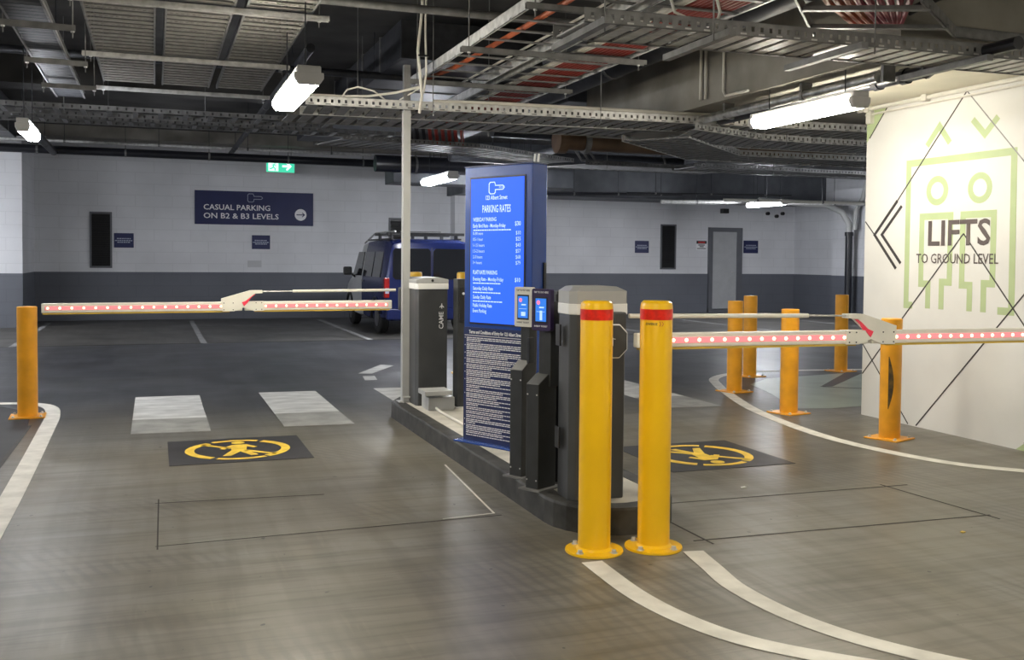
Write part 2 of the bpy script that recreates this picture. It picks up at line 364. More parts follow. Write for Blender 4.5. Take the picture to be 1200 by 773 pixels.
# casual parking sign
s = empty('direction_sign', 'large navy CASUAL PARKING sign on the white far wall', 'sign', (2.26, 24.3, 2.62))
MB().box(-1.37, 1.37, -.03, -.002, -.395, .395).build('panel', signnavy, s, .004)
text('CASUAL PARKING', (-1.17, -.031, -.05), EX, EZ, .125, 1.52, letter, s, off=.012)
text('ON B2 & B3 LEVELS', (-1.17, -.031, -.25), EX, EZ, .125, 1.72, letter, s, off=.012)
m = MB(); m.ring((0, 0), 0.0001, .14, (1.07, -.031, -.13), EX, EZ, -EY, .003, seg=32); m.build('disc', letter, s)
m = MB(); o = (1.07, -.035, -.13); m.stroke([(-.1, 0), (.09, 0)], .022, o, EX, EZ, -EY, .002); m.stroke([(.035, .05), (.09, 0), (.035, -.05)], .02, o, EX, EZ, -EY, .002); m.build('arrow', signnavy, s)
def keylogo(o, u, v, n, k, m_, parent, wd=.008):
    m = MB(); P = [(-.5, .22), (-.42, .3), (-.14, .3), (-.08, .2), (-.08, .13), (.42, .13), (.52, .03), (.42, -.07), (-.08, -.07), (-.08, -.2), (-.16, -.27), (-.42, -.27), (-.5, -.18)]
    m.stroke([(a*k, b*k) for a, b in P], wd, o, u, v, n, .002, closed=True); return m.build('key_emblem', m_, parent)
keylogo((0, -.031, .24), EX, EZ, -EY, .34, letterdim, s, .012)

def small_sign(cx, cz, label, w_=.42, h_=.33):
    e = empty('notice_sign', label, 'sign', (cx, 24.3, cz), group=None)
    MB().box(-w_/2, w_/2, -.015, -.001, -h_/2, h_/2).build('panel', signnavy, e)
    m = MB(); rr = random.Random(int(cx*10))
    for i, (z, k) in enumerate(((.03, .7), (-.015, .9), (-.055, .66))):
        x = -w_*k/2
        while x < w_*k/2-.01:
            L = rr.uniform(.02, .05); m.box(x, min(x+L, w_*k/2), -.018, -.015, z*h_/.33, z*h_/.33+.022); x += L+.01
    m.build('small_print', letterdim, e)
small_sign(-.65, 1.82, 'small navy notice beside the left black louvre on the far wall')
small_sign(2.40, 1.82, 'small navy notice directly below the casual parking sign')
small_sign(12.55, 1.83, 'small navy notice left of the right-hand louvre near the pale door')
small_sign(16.02, 1.87, 'small navy notice to the right of the pale grey door', .48, .36)
e = empty('danger_sign', 'small white danger notice with black and red header left of the pale door', 'sign', (14.41, 24.3, 1.89))
MB().box(-.16, .16, -.012, -.001, -.13, .13).build('panel', letter, e)
MB().box(-.16, .16, -.015, -.012, .05, .13).build('header', black, e)
MB().box(-.11, .11, -.017, -.015, .065, .115).build('oval', dangred, e)
m = MB(); m.box(-.1, .1, -.015, -.012, .0, .025); m.box(-.06, .07, -.015, -.012, -.045, -.02); m.box(-.14, .14, -.015, -.012, -.095, -.075); m.build('small_print', black, e)
doorhatch = mat('pale_hatch_paint', (.52, .53, .55), .5, 0, .03)
m = MB().box(-.16, .16, -.012, -.001, -.08, .08)
m = m.build('access_hatch', doorhatch, None, loc=(2.2+.05, 24.3, 1.3)); tag(m, 'small flush access hatch low on the white far wall under the parking sign', 'hatch')

# exit sign hung from the slab
e = empty('exit_sign', 'lit green running-man exit sign hanging below the ceiling at the far wall', 'exit sign', (2.82, 24.0, 3.46))
MB().box(-.34, .34, 0, .05, 0, .32).build('case', white, e, .01)
MB().box(-.325, .325, -.004, 0, .015, .305).build('face', exitg, e)
m = MB().box(-.28, -.05, -.007, -.004, .04, .28); m.build('door_pictogram', exitw, e)
m = MB(); o = (0, -.010, 0); m.ring((-.13, .235), .0001, .022, o, EX, EZ, -EY, .002, seg=14); m.stroke([(-.15, .2), (-.17, .13), (-.22, .09), (-.25, .1)], .028, o, EX, EZ, -EY, .002); m.stroke([(-.17, .13), (-.12, .1), (-.13, .05)], .026, o, EX, EZ, -EY, .002); m.stroke([(-.2, .17), (-.15, .2), (-.1, .16)], .02, o, EX, EZ, -EY, .002); m.build('running_figure', exitg, e)
m = MB(); o = (.14, -.007, .16); m.stroke([(-.1, 0), (.08, 0)], .05, o, EX, EZ, -EY, .002); m.stroke([(.0, .09), (.09, 0), (.0, -.09)], .045, o, EX, EZ, -EY, .002); m.build('arrow', exitw, e)
for x in (-.25, .25): MB().tube([(x, .025, .32), (x, .025, H-3.46)], .006, 6).build('hanger_rod', darksteel, e)

# ================================================================== FLOOR MARKINGS
def flat(poly, z=.002, m_=linem, name='lane_line', parent=None, t=.001):
    return MB().prism(poly, (0, 0, z), EX, EY, EZ, t).build(name, m_, parent)
def ribbon(pts, w_, z=.003, m_=linem, name='lane_line'):
    P = [Vector(p) for p in pts]
    # catmull subdivision
    Q = []
    for i in range(len(P)-1):
        p0, p1, p2, p3 = P[max(i-1, 0)], P[i], P[i+1], P[min(i+2, len(P)-1)]
        for k in range(6):
            t = k/6; Q.append(.5*((2*p1)+(-p0+p2)*t+(2*p0-5*p1+4*p2-p3)*t*t+(-p0+3*p1-3*p2+p3)*t**3))
    Q.append(P[-1]); L, R = [], []
    for i, q in enumerate(Q):
        dd = (Q[min(i+1, len(Q)-1)]-Q[max(i-1, 0)]).normalized(); k = Vector((-dd.y, dd.x))*w_/2; L.append(q+k); R.append(q-k)
    b = MB(); vl = [b.bm.verts.new((q.x, q.y, z)) for q in L]; vr = [b.bm.verts.new((q.x, q.y, z)) for q in R]
    for i in range(len(Q)-1): b.bm.faces.new((vl[i], vr[i], vr[i+1], vl[i+1]))
    ob = b.build(name, m_)
    so = ob.modifiers.new('thick', 'SOLIDIFY'); so.thickness = .001; return ob
tag(ribbon([(-.83, 2), (-.83, 5.87), (-.84, 7.3), (-.87, 9.2), (-.89, 10.0), (-.97, 10.6), (-1.2, 10.9), (-1.7, 11.0), (-3.5, 11.02)], .13), 'white lane line at far left curving around the amber bollard', 'lane line')
tag(ribbon([(2.03, 4.42), (2.02, 3.95), (2.07, 3.6), (2.19, 3.3), (2.42, 3.03), (2.75, 2.75), (3.3, 2.4)], .11), 'white curved floor line running forward from the left yellow bollard', 'lane line')
tag(ribbon([(2.60, 4.42), (2.55, 4.15), (2.50, 3.85), (2.53, 3.45), (2.66, 3.1), (2.92, 2.75), (3.4, 2.35)], .11), 'white curved floor line running forward from the right yellow bollard', 'lane line')
tag(ribbon([(9.5, 11.1), (8.4, 11.3), (7.5, 11.33), (7.0, 11.15), (6.62, 10.8), (6.38, 10.35), (6.1, 9.7), (5.66, 8.5), (5.42, 7.4), (5.38, 6.6), (5.56, 5.8), (5.95, 5.3), (6.4, 4.7)], .12), 'white curved line sweeping around the bollards by the lift wall', 'lane line')
g1 = 'crossing bars across both driveways'
bars = [(-.19, .45, 'leftmost pale crossing bar on the entry driveway floor'), (1.07, 1.68, 'pale crossing bar on the entry driveway nearer the island'), (2.34, 2.95, 'pale crossing bar passing behind the end of the island'), (3.62, 4.2, 'pale crossing bar seen between island cabinets and yellow bollards'), (4.87, 5.46, 'pale crossing bar on the exit driveway right of the yellow bollards')]
for x0, x1, lb in bars:
    ob = flat([(x0, 9.32 if x0 == 2.34 else 8.8), (x1, 9.32 if x0 == 2.34 else 8.76), (x1, 11.05), (x0, 11.08)], m_=crossm, name='crossing_bar'); tag(ob, lb, 'crossing bar', g1)
    if x0 != 2.34: flat([(x0, 8.8), (x1, 8.76), (x1, 9.52), (x0, 9.55)], z=.0031, m_=crossw, name='worn_end', parent=ob)
# parking bay lines
names = ['first bay line from the left, on the far parking floor', 'bay line on the far floor beneath the casual parking sign', 'bay line on the far floor just left of the blue van', 'bay line on the far floor right of the blue van', 'bay line on the far floor right of the near island cabinet', 'bay line on the far floor ahead of the pale door', 'bay line nearest the far right corner of the floor']
for i, x in enumerate((-2.15, .79, 3.66, 6.55, 9.45, 12.35, 15.2)):
    ob = flat([(x-.05, 17.6), (x+.05, 17.6), (x+.05, 23.6), (x-.05, 23.6)], m_=baym, name='bay_line'); tag(ob, names[i], 'parking line', 'parking bay lines')
ob = flat([(-3.2, 17.57), (16.5, 17.57), (16.5, 17.63), (-3.2, 17.63)], m_=cutm, name='floor_joint', z=.0015); tag(ob, 'dark joint where the bays meet the driveway on the far floor', 'floor joint')
# small direction arrows
ob = flat([(2.45, 12.55), (2.62, 12.5), (3.1, 13.35), (2.95, 13.5)], m_=crossm, name='floor_arrow_mark'); tag(ob, 'short slanted worn white dash on the floor left of the post', 'floor mark')
ob = flat([(2.40, 11.85), (2.55, 11.85), (2.6, 12.25), (2.45, 12.25)], m_=crossm, name='floor_arrow_mark'); tag(ob, 'small worn white square mark on the floor left of the post', 'floor mark')
# dark median left of lane line
ob = flat([(-4, 2), (-1.06, 2), (-1.04, 9.5), (-1.1, 10.3), (-1.4, 10.75), (-4, 10.8)], m_=asph, z=.001, name='painted_median'); tag(ob, 'dark grey floor patch at far left around the amber bollard', 'floor marking')
ob = flat([(-1.06, 2), (-1.03, 2), (-1.01, 9.5), (-1.04, 9.5)], m_=cutm, z=.0018, name='floor_joint'); tag(ob, 'dark joint beside the dark patch at far left', 'floor joint')
# green patch near lifts
ob = flat([(6.1, 8.4), (6.46, 8.3), (6.95, 8.36), (9.6, 8.3), (10.6, 11.0), (8.9, 10.9), (7.3, 10.65), (6.75, 10.2), (6.5, 9.4)], m_=greenfl, z=.0012, name='painted_walkway'); tag(ob, 'pale green painted floor walkway behind the bollards by the lift wall', 'floor marking')
ob = flat([(7.45, 9.78), (7.6, 9.75), (8.95, 10.85), (8.75, 10.95)], m_=mline, z=.0026, name='floor_stripe'); tag(ob, 'wide black diagonal stripe on the pale green walkway', 'floor marking')
ob = flat([(7.45, 9.79), (7.47, 9.74), (9.3, 8.35), (9.35, 8.4)], m_=mline, z=.0026, name='floor_stripe'); tag(ob, 'thin black diagonal line on the pale green walkway', 'floor marking')
# induction loop saw cuts
def cut(pts, lb, wd=.012):
    m = MB(); m.stroke(pts, wd, (0, 0, .0012), EX, EY, EZ, .0008); o = m.build('saw_cut', cutm); tag(o, lb, 'saw cut')
cut([(2.72, 5.35), (4.75, 5.30)], 'black saw cut across the floor just past the right-hand yellow bollard')
cut([(4.58, 5.36), (4.64, 4.42)], 'black saw cut along the right side of the exit loop rectangle')
cut([(4.66, 4.51), (2.70, 4.585)], 'black saw cut forming the near side of the exit loop rectangle')
cut([(2.76, 5.45), (2.77, 4.5)], 'short black saw cut from the island corner towards the camera')
cut([(0.0, 6.3), (1.0, 6.22)], 'faint saw cut below the left no pedestrians square', .008)
cut([(0.02, 6.4), (0.01, 5.3)], 'faint lengthwise saw cut left of the entry driveway centre', .008)
cut([(0.0, 5.36), (1.9, 5.40)], 'faint saw cut across the entry driveway nearest the camera', .008)
m = MB(); m.stroke([(1.97, 6.84), (1.87, 5.45), (1.55, 5.42)], .012, (0, 0, .0022), EX, EY, EZ, .0008); tag(m.build('chalk_line', linem), 'thin whitish scratch line on the floor beside the island kerb', 'floor mark')
# litter
m = MB(); m.prism([(0, 0), (.05, .01), (.045, .035), (.01, .03)], (3.62, 5.55, .001), EX, EY, EZ, .004); tag(m.build('paper_scrap', paperm), 'tiny scrap of white paper on the exit driveway floor', 'litter')
m = MB(); m.prism([(0, 0), (.03, .01), (.025, .03), (.0, .02)], (4.2, 4.25, .001), EX, EY, EZ, .004); tag(m.build('dry_leaf', ambrub), 'tiny yellow leaf on the floor at lower right', 'leaf')

# no pedestrians squares
def noped(loc, rotz, label):
    e = empty('no_pedestrian_marking', label, 'floor marking', loc, rotz, None)
    MB().box(-.51, .51, -.485, .485, .001, .003).build('square', symbk, e)
    m = MB(); z = (0, 0, .003)
    for a0, a1 in ((-58, 55), (62, 118), (125, 235), (242, 298)): m.ring((0, 0), (.345 if a1-a0 < 60 else .325), .392, z, EX, EY, EZ, .0015, a0, a1, 22)
    m.stroke([(-.26, .26), (-.05, .05)], .042, z, EX, EY, EZ, .0015); m.stroke([(.05, -.05), (.26, -.26)], .042, z, EX, EY, EZ, .0015)
    m.build('ring_and_bar', symye, e)
    m = MB(); m.ring((.02, .27), .0001, .052, z, EX, EY, EZ, .0015, seg=20)
    m.prism([(-.03, .19), (.08, .19), (.15, .07), (.12, .045), (.075, .10), (.06, -.03), (.13, -.25), (.075, -.26), (.01, -.09), (-.07, -.25), (-.13, -.24), (-.05, -.03), (-.05, .09), (-.10, .02), (-.135, .045)], z, EX, EY, EZ, .0015)
    m.build('walking_figure', symye, e)
noped((.605, 7.87, 0), 0, 'black and yellow no pedestrians square on the entry driveway, left of island')
noped((3.94, 6.60, 0), math.pi, 'black and yellow no pedestrians square on the exit driveway, right of island')

# ================================================================== ISLAND
isl = empty('kerb_island', 'long raised traffic island with black painted kerb and pale concrete top', 'traffic island', (2.4, 7, 0))
def outline(inset):
    x0, x1, yb = 2.08+inset, 2.84-inset, 9.32-inset
    P = [(x0, 9.05-inset*.4), (x0+.14, yb), (x1-.12, yb), (x1, yb-.12)]
    cx, cy, r = 2.46, 5.18, .38-inset
    for k in range(0, 13): a = -math.pi*k/12; P.append((cx+r*math.cos(a), cy+r*1.03*math.sin(a)))
    return [(a-2.4, b-7) for a, b in P]
A, B = outline(0), outline(.12)
m = MB(); bm = m.bm; N = len(A)
B = outline(.11)
r0 = [bm.verts.new((a, b, 0)) for a, b in A]; r1 = [bm.verts.new((a, b, .135)) for a, b in A]
r2 = [bm.verts.new((a*.985, b*.9985, .15)) for a, b in A]; r3 = [bm.verts.new((a, b, .15)) for a, b in B]; r4 = [bm.verts.new((a, b, .1)) for a, b in B]
for P, Q in ((r0, r1), (r1, r2), (r2, r3), (r3, r4)):
    for i in range(N): bm.faces.new((P[i], P[(i+1) % N], Q[(i+1) % N], Q[i]))
m.build('kerb', kerbk, isl)
MB().prism(B, (0, 0, .02), EX, EY, EZ, .128).build('infill', kerbtop, isl)
ZI = .15

# ---------------- bollards
def bolt(m, x, y, z=.012): m.tube([(x, y, z), (x, y, z+.018)], .012, 6); m.tube([(x, y, z), (x, y, z+.003)], .02, 12)
def round_bollard(loc, label, h=1.287, band=True):
    e = empty('bollard', label, 'bollard', loc, 0, None)
    R_ = .083
    MB().lathe([(0, 0.0), (R_, 0.0), (R_, h-.03), (R_*.96, h-.012), (R_*.82, h-.002), (0, h)], 40).build('post', yellow, e, smooth=True)
    MB().lathe([(R_, .0), (.148, 0), (.150, .004), (.148, .013), (R_+.012, .015), (R_, .028)], 40).build('base_flange', yellow, e, smooth=True)
    for k in range(4):
        a = math.radians(30+90*k); m = MB(); bolt(m, .122*math.cos(a), .122*math.sin(a)); m.build('anchor_bolt', galv, e)
    if band: MB().lathe([(R_, h-.098), (R_+.0012, h-.098), (R_+.0012, h-.043), (R_, h-.043)], 40).build('reflective_band', redtape, e, smooth=True)
    return e
round_bollard((2.12, 4.59, 0), 'front left tall yellow bollard with red band at the island nose')
b2 = round_bollard((2.44, 4.55, 0), 'front right tall yellow bollard with red band and small black logo')
# little logo wrapped on the bollard, facing the approach
def wrap_text(s, h, zb, r, a_c, width, m_, parent, name):
    o = text(s, (0, 0, 0), EX, EY, h, width, m_, parent, name, off=.02, depth=0, align='CENTER')
    for q in o.data.vertices:
        a = a_c+q.co.x/r; q.co = Vector((r*math.cos(a), r*math.sin(a), zb+q.co.y))
ac = math.atan2(-4.55, -2.44)
wrap_text('DWERSE', .012, 1.163, .0835, ac-.30, .062, mline, b2, 'lettering')
m = MB()
for k in (0, .012):
    P = []
    for (u_, v_) in ((.012+k, .022), (.020+k, .010), (.012+k, -.002)):
        a = ac+.05+(u_)/.0835; P.append((.0845*math.cos(a), .0845*math.sin(a), 1.16+v_))
    m.tube(P, .0014, 5)
m.build('chevrons', dangred, b2)
round_bollard((3.18, 12.46, 0), 'yellow bollard whose top shows just above the far island cabinet', 1.31, False)
round_bollard((3.76, 12.26, 0), 'yellow bollard whose pale top shows between far cabinet and blue kiosk', 1.31, False)
def plate_bollard(loc, label, h, rot=0):
    e = empty('bollard', label, 'bollard', loc, rot, 'amber bollards with square base plates')
    R_ = .086
    MB().lathe([(0, .01), (R_, .01), (R_, h-.006), (R_-.006, h), (0, h)], 36).build('post', yelloworange, e, smooth=True)
    m = MB(); m.box(-.15, .15, -.15, .15, 0, .012); m.build('base_plate', yelloworange, e, .003)
    for x in (-.115, .115):
        for y in (-.115, .115): m = MB(); bolt(m, x, y, .01); m.build('anchor_bolt', galv, e)
    return e
plate_bollard((-1.10, 10.04, 0), 'amber bollard at far left beside the tip of the left boom arm', 1.015, .05)
r1 = plate_bollard((5.85, 6.75, 0), 'amber bollard with a black tyre scuff nearest the lift wall', 1.018, .35)
plate_bollard((5.86, 8.18, 0), 'amber bollard on the curved line, second nearest on the right', 1.022, .25)
plate_bollard((6.21, 9.70, 0), 'amber bollard front of the overlapping pair on the right', 1.035, .2)
plate_bollard((7.22, 10.93, 0), 'amber bollard behind, right of the overlapping pair on the right', 1.04, .2)
plate_bollard((8.77, 11.09, 0), 'farthest amber bollard just left of the lift wall corner', 1.04, .2)
# scuff patch wrapped on the bollard surface
m = MB(); bm = m.bm; rows = []
for i in range(15):
    t = i/14; z = .26+.44*t; w_ = .34*math.sin(math.pi*(t*.92+.04))
    a0 = math.radians(197); rows.append([bm.verts.new((.0868*math.cos(a0+w_*(k/6)*1.5), .0868*math.sin(a0+w_*(k/6)*1.5), z)) for k in range(7)])
for A_, B_ in zip(rows, rows[1:]):
    for k in range(6): bm.faces.new((A_[k], A_[k+1], B_[k+1], B_[k]))
o = m.build('scuff_mark', scuff, r1); o['label'] = 'black tyre scuff'; so = o.modifiers.new('t', 'SOLIDIFY'); so.thickness = .001

# ---------------- barrier cabinets
# far cabinet
cA = empty('barrier_cabinet', 'charcoal boom gate cabinet lettered CAME at the far end of island', 'boom gate cabinet', (2.375, 8.92, ZI-.002), 0)
def cab_body(x, y0, y1, h, ch): return [(-x+ch*.4, y0), (x, y0), (x, y1), (-x, y1), (-x, y0+ch)]
MB().prism(cab_body(.145, -.22, .26, 1.06, .05), (0, 0, 0), EX, EY, EZ, 1.06).build('body', charcoal, cA, .006)
MB().prism(cab_body(.152, -.228, .268, 0, .05), (0, 0, 1.06), EX, EY, EZ, .055).build('cap_band', capwhite, cA, .004)
MB().prism([(-.152, 1.115), (-.152, 1.145), (-.08, 1.165), (.06, 1.168), (.152, 1.15), (.152, 1.115)], (0, -.228, 0), EX, EZ, EY, .49).build('cap', capgrey, cA, .006)
MB().tube([(.0, -.228, 1.14), (.0, -.234, 1.14)], .012, 12).build('keyhole', black, cA)
text('CAME', (.105, -.2215, .70), EZ, -EX, .042, .155, letter, cA, off=.015)
m = MB(); m.stroke([(.0, 0), (.045, 0)], .008, (.09, -.2215, .885), EZ, -EX, -EY, .001); m.stroke([(.01, .02), (.03, 0), (.01, -.02)], .007, (.09, -.2215, .885), EZ, -EX, -EY, .001); m.build('logo_mark', letter, cA)
# near cabinet
cB = empty('barrier_cabinet', 'large charcoal boom gate cabinet with grey cap behind the two yellow bollards', 'boom gate cabinet', (2.325, 5.19, ZI-.002), 0)
PB = [(-.125, -.175), (.165, -.175), (.18, -.15), (.18, .19), (-.03, .19), (-.15, .03), (-.155, -.13)]
MB().prism(PB, (0, 0, 0), EX, EY, EZ, 1.075).build('body', charcoal, cB, .006)
MB().prism([(a*1.05, b*1.05) for a, b in PB], (0, 0, 1.04), EX, EY, EZ, .06).build('cap_band', capwhite, cB, .004)
PC = [(a*1.03, b*1.03) for a, b in PB]
m = MB(); bm = m.bm; q0 = [bm.verts.new((a, b, 1.10)) for a, b in PC]; q1 = [bm.verts.new((a, b, 1.17)) for a, b in PC]; q2 = [bm.verts.new((a*.75, b*.75, 1.195)) for a, b in PC]
for P, Q in ((q0, q1), (q1, q2)):
    for i in range(len(PC)): bm.faces.new((P[i], P[(i+1) % len(PC)], Q[(i+1) % len(PC)], Q[i]))
bm.faces.new(q2); bm.faces.new(q0[::-1]); m.build('cap', capgrey, cB)
for z in (.28, .86): MB().box(-.175, -.165, -.06, .0, z, z+.12, Matrix.Translation((-.008, 0, 0))).build('vent_slot', black, cB)

def octo(r, k=.42): return [(r*a, r*b) for a, b in ((-k, -1), (k, -1), (1, -k), (1, k), (k, 1), (-k, 1), (-1, k), (-1, -k))]
def boom(name_loc, label, sgn, L, pivot_x, ys, droop, led_pitch, hub_side):
    """arm built in local coords: +x*sgn runs away from the cabinet"""
    e = empty('boom_gate_arm', label, 'boom gate arm', name_loc, 0)
    e.rotation_euler = (0, droop, 0)
    hgt, dep = .082, .05; X = lambda t: sgn*t
    def bx(a, b, y0, y1, z0, z1, nm, mm, bev=0): xa, xb = sorted((X(a), X(b))); return MB().box(xa, xb, y0, y1, z0, z1).build(nm, mm, e, bev)
    gap0, gap1 = pivot_x-.06, pivot_x+.06
    bx(.10, pivot_x-.01, -dep/2, dep/2, -hgt/2, hgt/2, 'inner_beam', cream, .008)
    bx(pivot_x+.01, L, -dep/2, dep/2, -hgt/2, hgt/2, 'outer_beam', cream, .008)
    for a, b in ((.12, pivot_x-.10), (pivot_x+.12, L-.01)):
        bx(a, b, -dep/2+.006, dep/2-.006, -hgt/2-.012, -hgt/2+.001, 'rubber_edge', ambrub)
    strips = ((.14, pivot_x-.175), (pivot_x+.175, L-.03)); leds = []
    for a, b in strips:
        bx(a, b, -dep/2-.004, -dep/2+.002, -.016, .016, 'light_lens', ledstrip)
        n = int((b-a)/led_pitch)
        for i in range(n+1): leds.append(a+.02+i*(b-a-.04)/max(n, 1))
    proto = None
    for t in leds:
        if proto is None:
            proto = MB().lathe([(0, -.011), (.008, -.008), (.011, 0), (.008, .008), (0, .011)], 10).build('light_bulb', ledm, e, smooth=True); ob = proto
        else:
            ob = proto.copy(); COL.objects.link(ob)
        ob.location = (X(t), -dep/2-.004, 0)
    # gusset (towards cabinet = -t)
    P = [(.191, .069), (-.061, .142), (-.167, .142), (-.167, .116), (-.101, .113), (-.01, .042), (-.182, .042), (-.182, -.042), (-.091, -.044), (0, -.012), (.081, -.044), (.182, -.044), (.191, .0)]
    m = MB(); m.prism([(X(pivot_x+a), b) for a, b in P], (0, -dep/2-.008, 0), EX, EZ, EY, dep+.016); m.build('hinge_bracket', cream, e)
    m = MB(); m.prism([(X(pivot_x-.005+a), b) for a, b in [(-.075, .095), (-.02, .05), (.02, .035), (.0, .0), (-.03, .03), (-.06, .075), (-.10, .108)]], (0, -dep/2-.012, 0), EX, EZ, EY, .03); m.build('hinge_boot', redrub, e)
    for a, b in ((-.16, .03), (-.16, -.03), (-.11, .03), (-.11, -.03), (.09, .03), (.09, -.03), (.17, .03), (.17, -.03)): MB().tube([(X(pivot_x+a), -dep/2-.008, b), (X(pivot_x+a), -dep/2-.011, b)], .0045, 8).build('screw', darksteel, e)
    MB().tube([(X(pivot_x-.15), 0, .130), (X(pivot_x-.46), 0, .132)], .005, 8).build('tie_rod', galv, e)
    MB().tube([(X(pivot_x-.44), 0, .132), (X(.06), 0, .137)], .013, 12).build('strut_tube', cream, e, smooth=True)
    MB().box(min(X(-.12), X(.03)), max(X(-.12), X(.03)), -.035, .035, -.055, .16).build('arm_clamp', charcoal, e, .01)
    if sgn < 0: return e
    e_hub = -.06
    m = MB(); m.prism(octo(.095, .5), (X(e_hub), -.04, 0), EX, EZ, EY, .05); m.build('hub_rim', capwhite, e, .006)
    m = MB(); m.prism(octo(.088, .5), (X(e_hub), -.046, 0), EX, EZ, EY, .01); hub = m.build('hub_cover', charcoal, e, .004)
    m = MB(); o_ = (X(e_hub), -.047, 0); m.stroke([(-.0, .02), (0, -.02), (-.01, -.01)], .005, o_, EX, EZ, -EY, .001); m.stroke([(-.016, .02), (.016, .012)], .004, o_, EX, EZ, -EY, .001); m.build('logo_mark', letter, e)
    return e
# left arm: cabinet at +x, runs to -x on its far side
boom((2.22, 9.23, 1.048), 'left boom gate arm with pink lights closing the entry driveway', -1, 3.12, 2.22-.755, 1, -.003, .094, -1)
# right arm: hub on the near face of the near cabinet, runs to +x
boom((2.43, 4.965, 1.045), 'right boom gate arm with pink lights closing the exit driveway', 1, 3.55, 1.69, 1, .006, .084, -1)

# ---------------- slim post on the island
e = empty('steel_post', 'slim pale square steel post rising from island to ceiling trays', 'post', (2.20, 9.0, ZI-.002), 0)
MB().box(-.035, .035, -.035, .035, 0, 2.70).build('shaft', capgrey, e, .004)
MB().box(-.03, .03, -.03, .03, 2.70, 3.12).build('upper_channel', galvd, e)
MB().box(-.07, .07, -.06, .06, 0, .01).build('base_plate', capgrey, e)
MB().tube([(-.03, -.07, .0), (-.03, -.07, .05), (.06, -.07, .05)], .012, 8).build('conduit_elbow', capgrey, e)

# ---------------- junction box + conduit
e = empty('junction_box', 'grey plastic junction box on the island at the foot of cabinet', 'junction box', (2.385, 8.52, ZI-.003), 0)
MB().box(-.12, .12, -.12, .12, 0, .115).build('box_base', capgrey, e, .006)
MB().box(-.123, .123, -.123, .123, .117, .16).build('lid', capgrey, e, .006)
MB().lathe([(0, 0), (.022, 0), (.022, .03), (.014, .03), (.014, .05), (0, .05)], 16).build('gland', white, e).rotation_euler = (math.radians(90), 0, 0)
children(e)[-1].location = (-.06, -.118, .03)
tag(MB().tube([(2.325, 8.36, .175), (2.325, 8.2, .165), (2.33, 7.6, .16), (2.35, 7.0, .16)], .011, 8).build('conduit', conduit_m), 'thin pale conduit lying on the island from the junction box to the kiosk', 'conduit')

# ---------------- dark slim pedestals behind kiosk
def ped_slim(loc, h, w_, d_, label):
    e = empty('access_reader_post', label, 'reader post', loc, 0)
    MB().box(-w_/2, w_/2, -d_/2, d_/2, 0, h).build('body', pedm, e, .006)
    MB().box(-w_/2-.02, w_/2+.02, -d_/2-.02, d_/2+.02, 0, .012).build('base_plate', galv, e)
    MB().box(-w_/2+.015, w_/2-.015, -d_/2-.012, -d_/2+.001, h-.38, h-.08).build('reader_face', black, e, .004)
    m = MB(); m.tube([(0, -d_/2-.012, h-.13), (0, -d_/2-.016, h-.13)], .012, 10); m.build('lamp', letter, e)
ped_slim((2.60, 8.55, ZI-.003), 1.16, .10, .14, 'slim dark reader post immediately right of the far boom cabinet')
ped_slim((2.60, 8.02, ZI-.003), 1.19, .13, .16, 'slim dark reader post tucked beside the left edge of blue kiosk')

# ---------------- kiosk
KA = math.radians(-28); kd = Vector((-math.sin(KA), -math.cos(KA), 0)); kn = kd.cross(EZ)
ang = math.atan2(kd.y, kd.x)
ki = empty('information_kiosk', 'tall blue parking rates kiosk with lit screen above printed conditions', 'kiosk', (2.141, 6.948, ZI-.002), ang)
# local: x along the face, -y outwards, z up
KW, KH, KT = .655, 2.005, .155
MB().box(0, KW, 0, KT, 0, KH).build('housing', navy, ki, .006)
MB().box(-.004, KW+.004, -.004, KT+.004, KH, KH+.008).build('top_cap', navyd, ki)
MB().box(.055, .595, -.004, 0, .87, 1.93).build('screen_bezel', black, ki)
MB().box(.066, .582, -.007, -.004, .882, 1.918).build('screen', screen, ki)
MB().box(.0, KW, -.003, 0, .0, .845).build('conditions_panel', navyd, ki)
MB().box(-.05, KW+.03, -.055, KT+.03, 0, .014).build('base_flange', navy, ki, .003)
sz = -.0075
keylogo((.322, sz, 1.845), EX, EZ, -EY, .145, screentext, ki, .006)
def kt(s, x, z, h, w_, align='LEFT', off=.0, m_=screentext): return text(s, (x, sz, z), EX, EZ, h, w_, m_, ki, off=off, align=align)
kt('SECURE', .345, 1.845, .014, .055)
kt('123 Albert Street', .322, 1.765, .030, .21, 'CENTER', .015)
kt('PARKING RATES', .322, 1.675, .052, .275, 'CENTER', .012)
kt('WEEKDAY PARKING', .092, 1.612, .028, .23, off=.01)
kt('Early Bird Rate - Monday-Friday', .092, 1.568, .026, .32, off=.015); kt('$30', .555, 1.578, .030, .055, 'RIGHT', .015)
rows = [('0-30 mins', '$10', 1.515, .10), ('0.5-1 hour', '$25', 1.473, .10), ('1-1.5 hours', '$43', 1.430, .115), ('1.5-2 hours', '$57', 1.388, .115), ('2-3 hours', '$68', 1.346, .095), ('3+ hours', '$79', 1.305, .09)]
for a, b, z, w_ in rows: kt(a, .092, z, .022, w_, off=.0); kt(b, .555, z, .026, .045, 'RIGHT', 0)
kt('FLAT RATE PARKING', .095, 1.232, .028, .24, off=.02)
for a, z, w_ in (('Evening Rate - Monday-Friday', 1.185, .30), ('Saturday Daily Rate', 1.118, .20), ('Sunday Daily Rate', 1.055, .18), ('Public Holiday Rate', .995, .19), ('Event Parking', .955, .135)): kt(a, .095, z, .026, w_, off=.015)
kt('$10', .555, 1.185, .028, .052, 'RIGHT', .015)
m = MB()
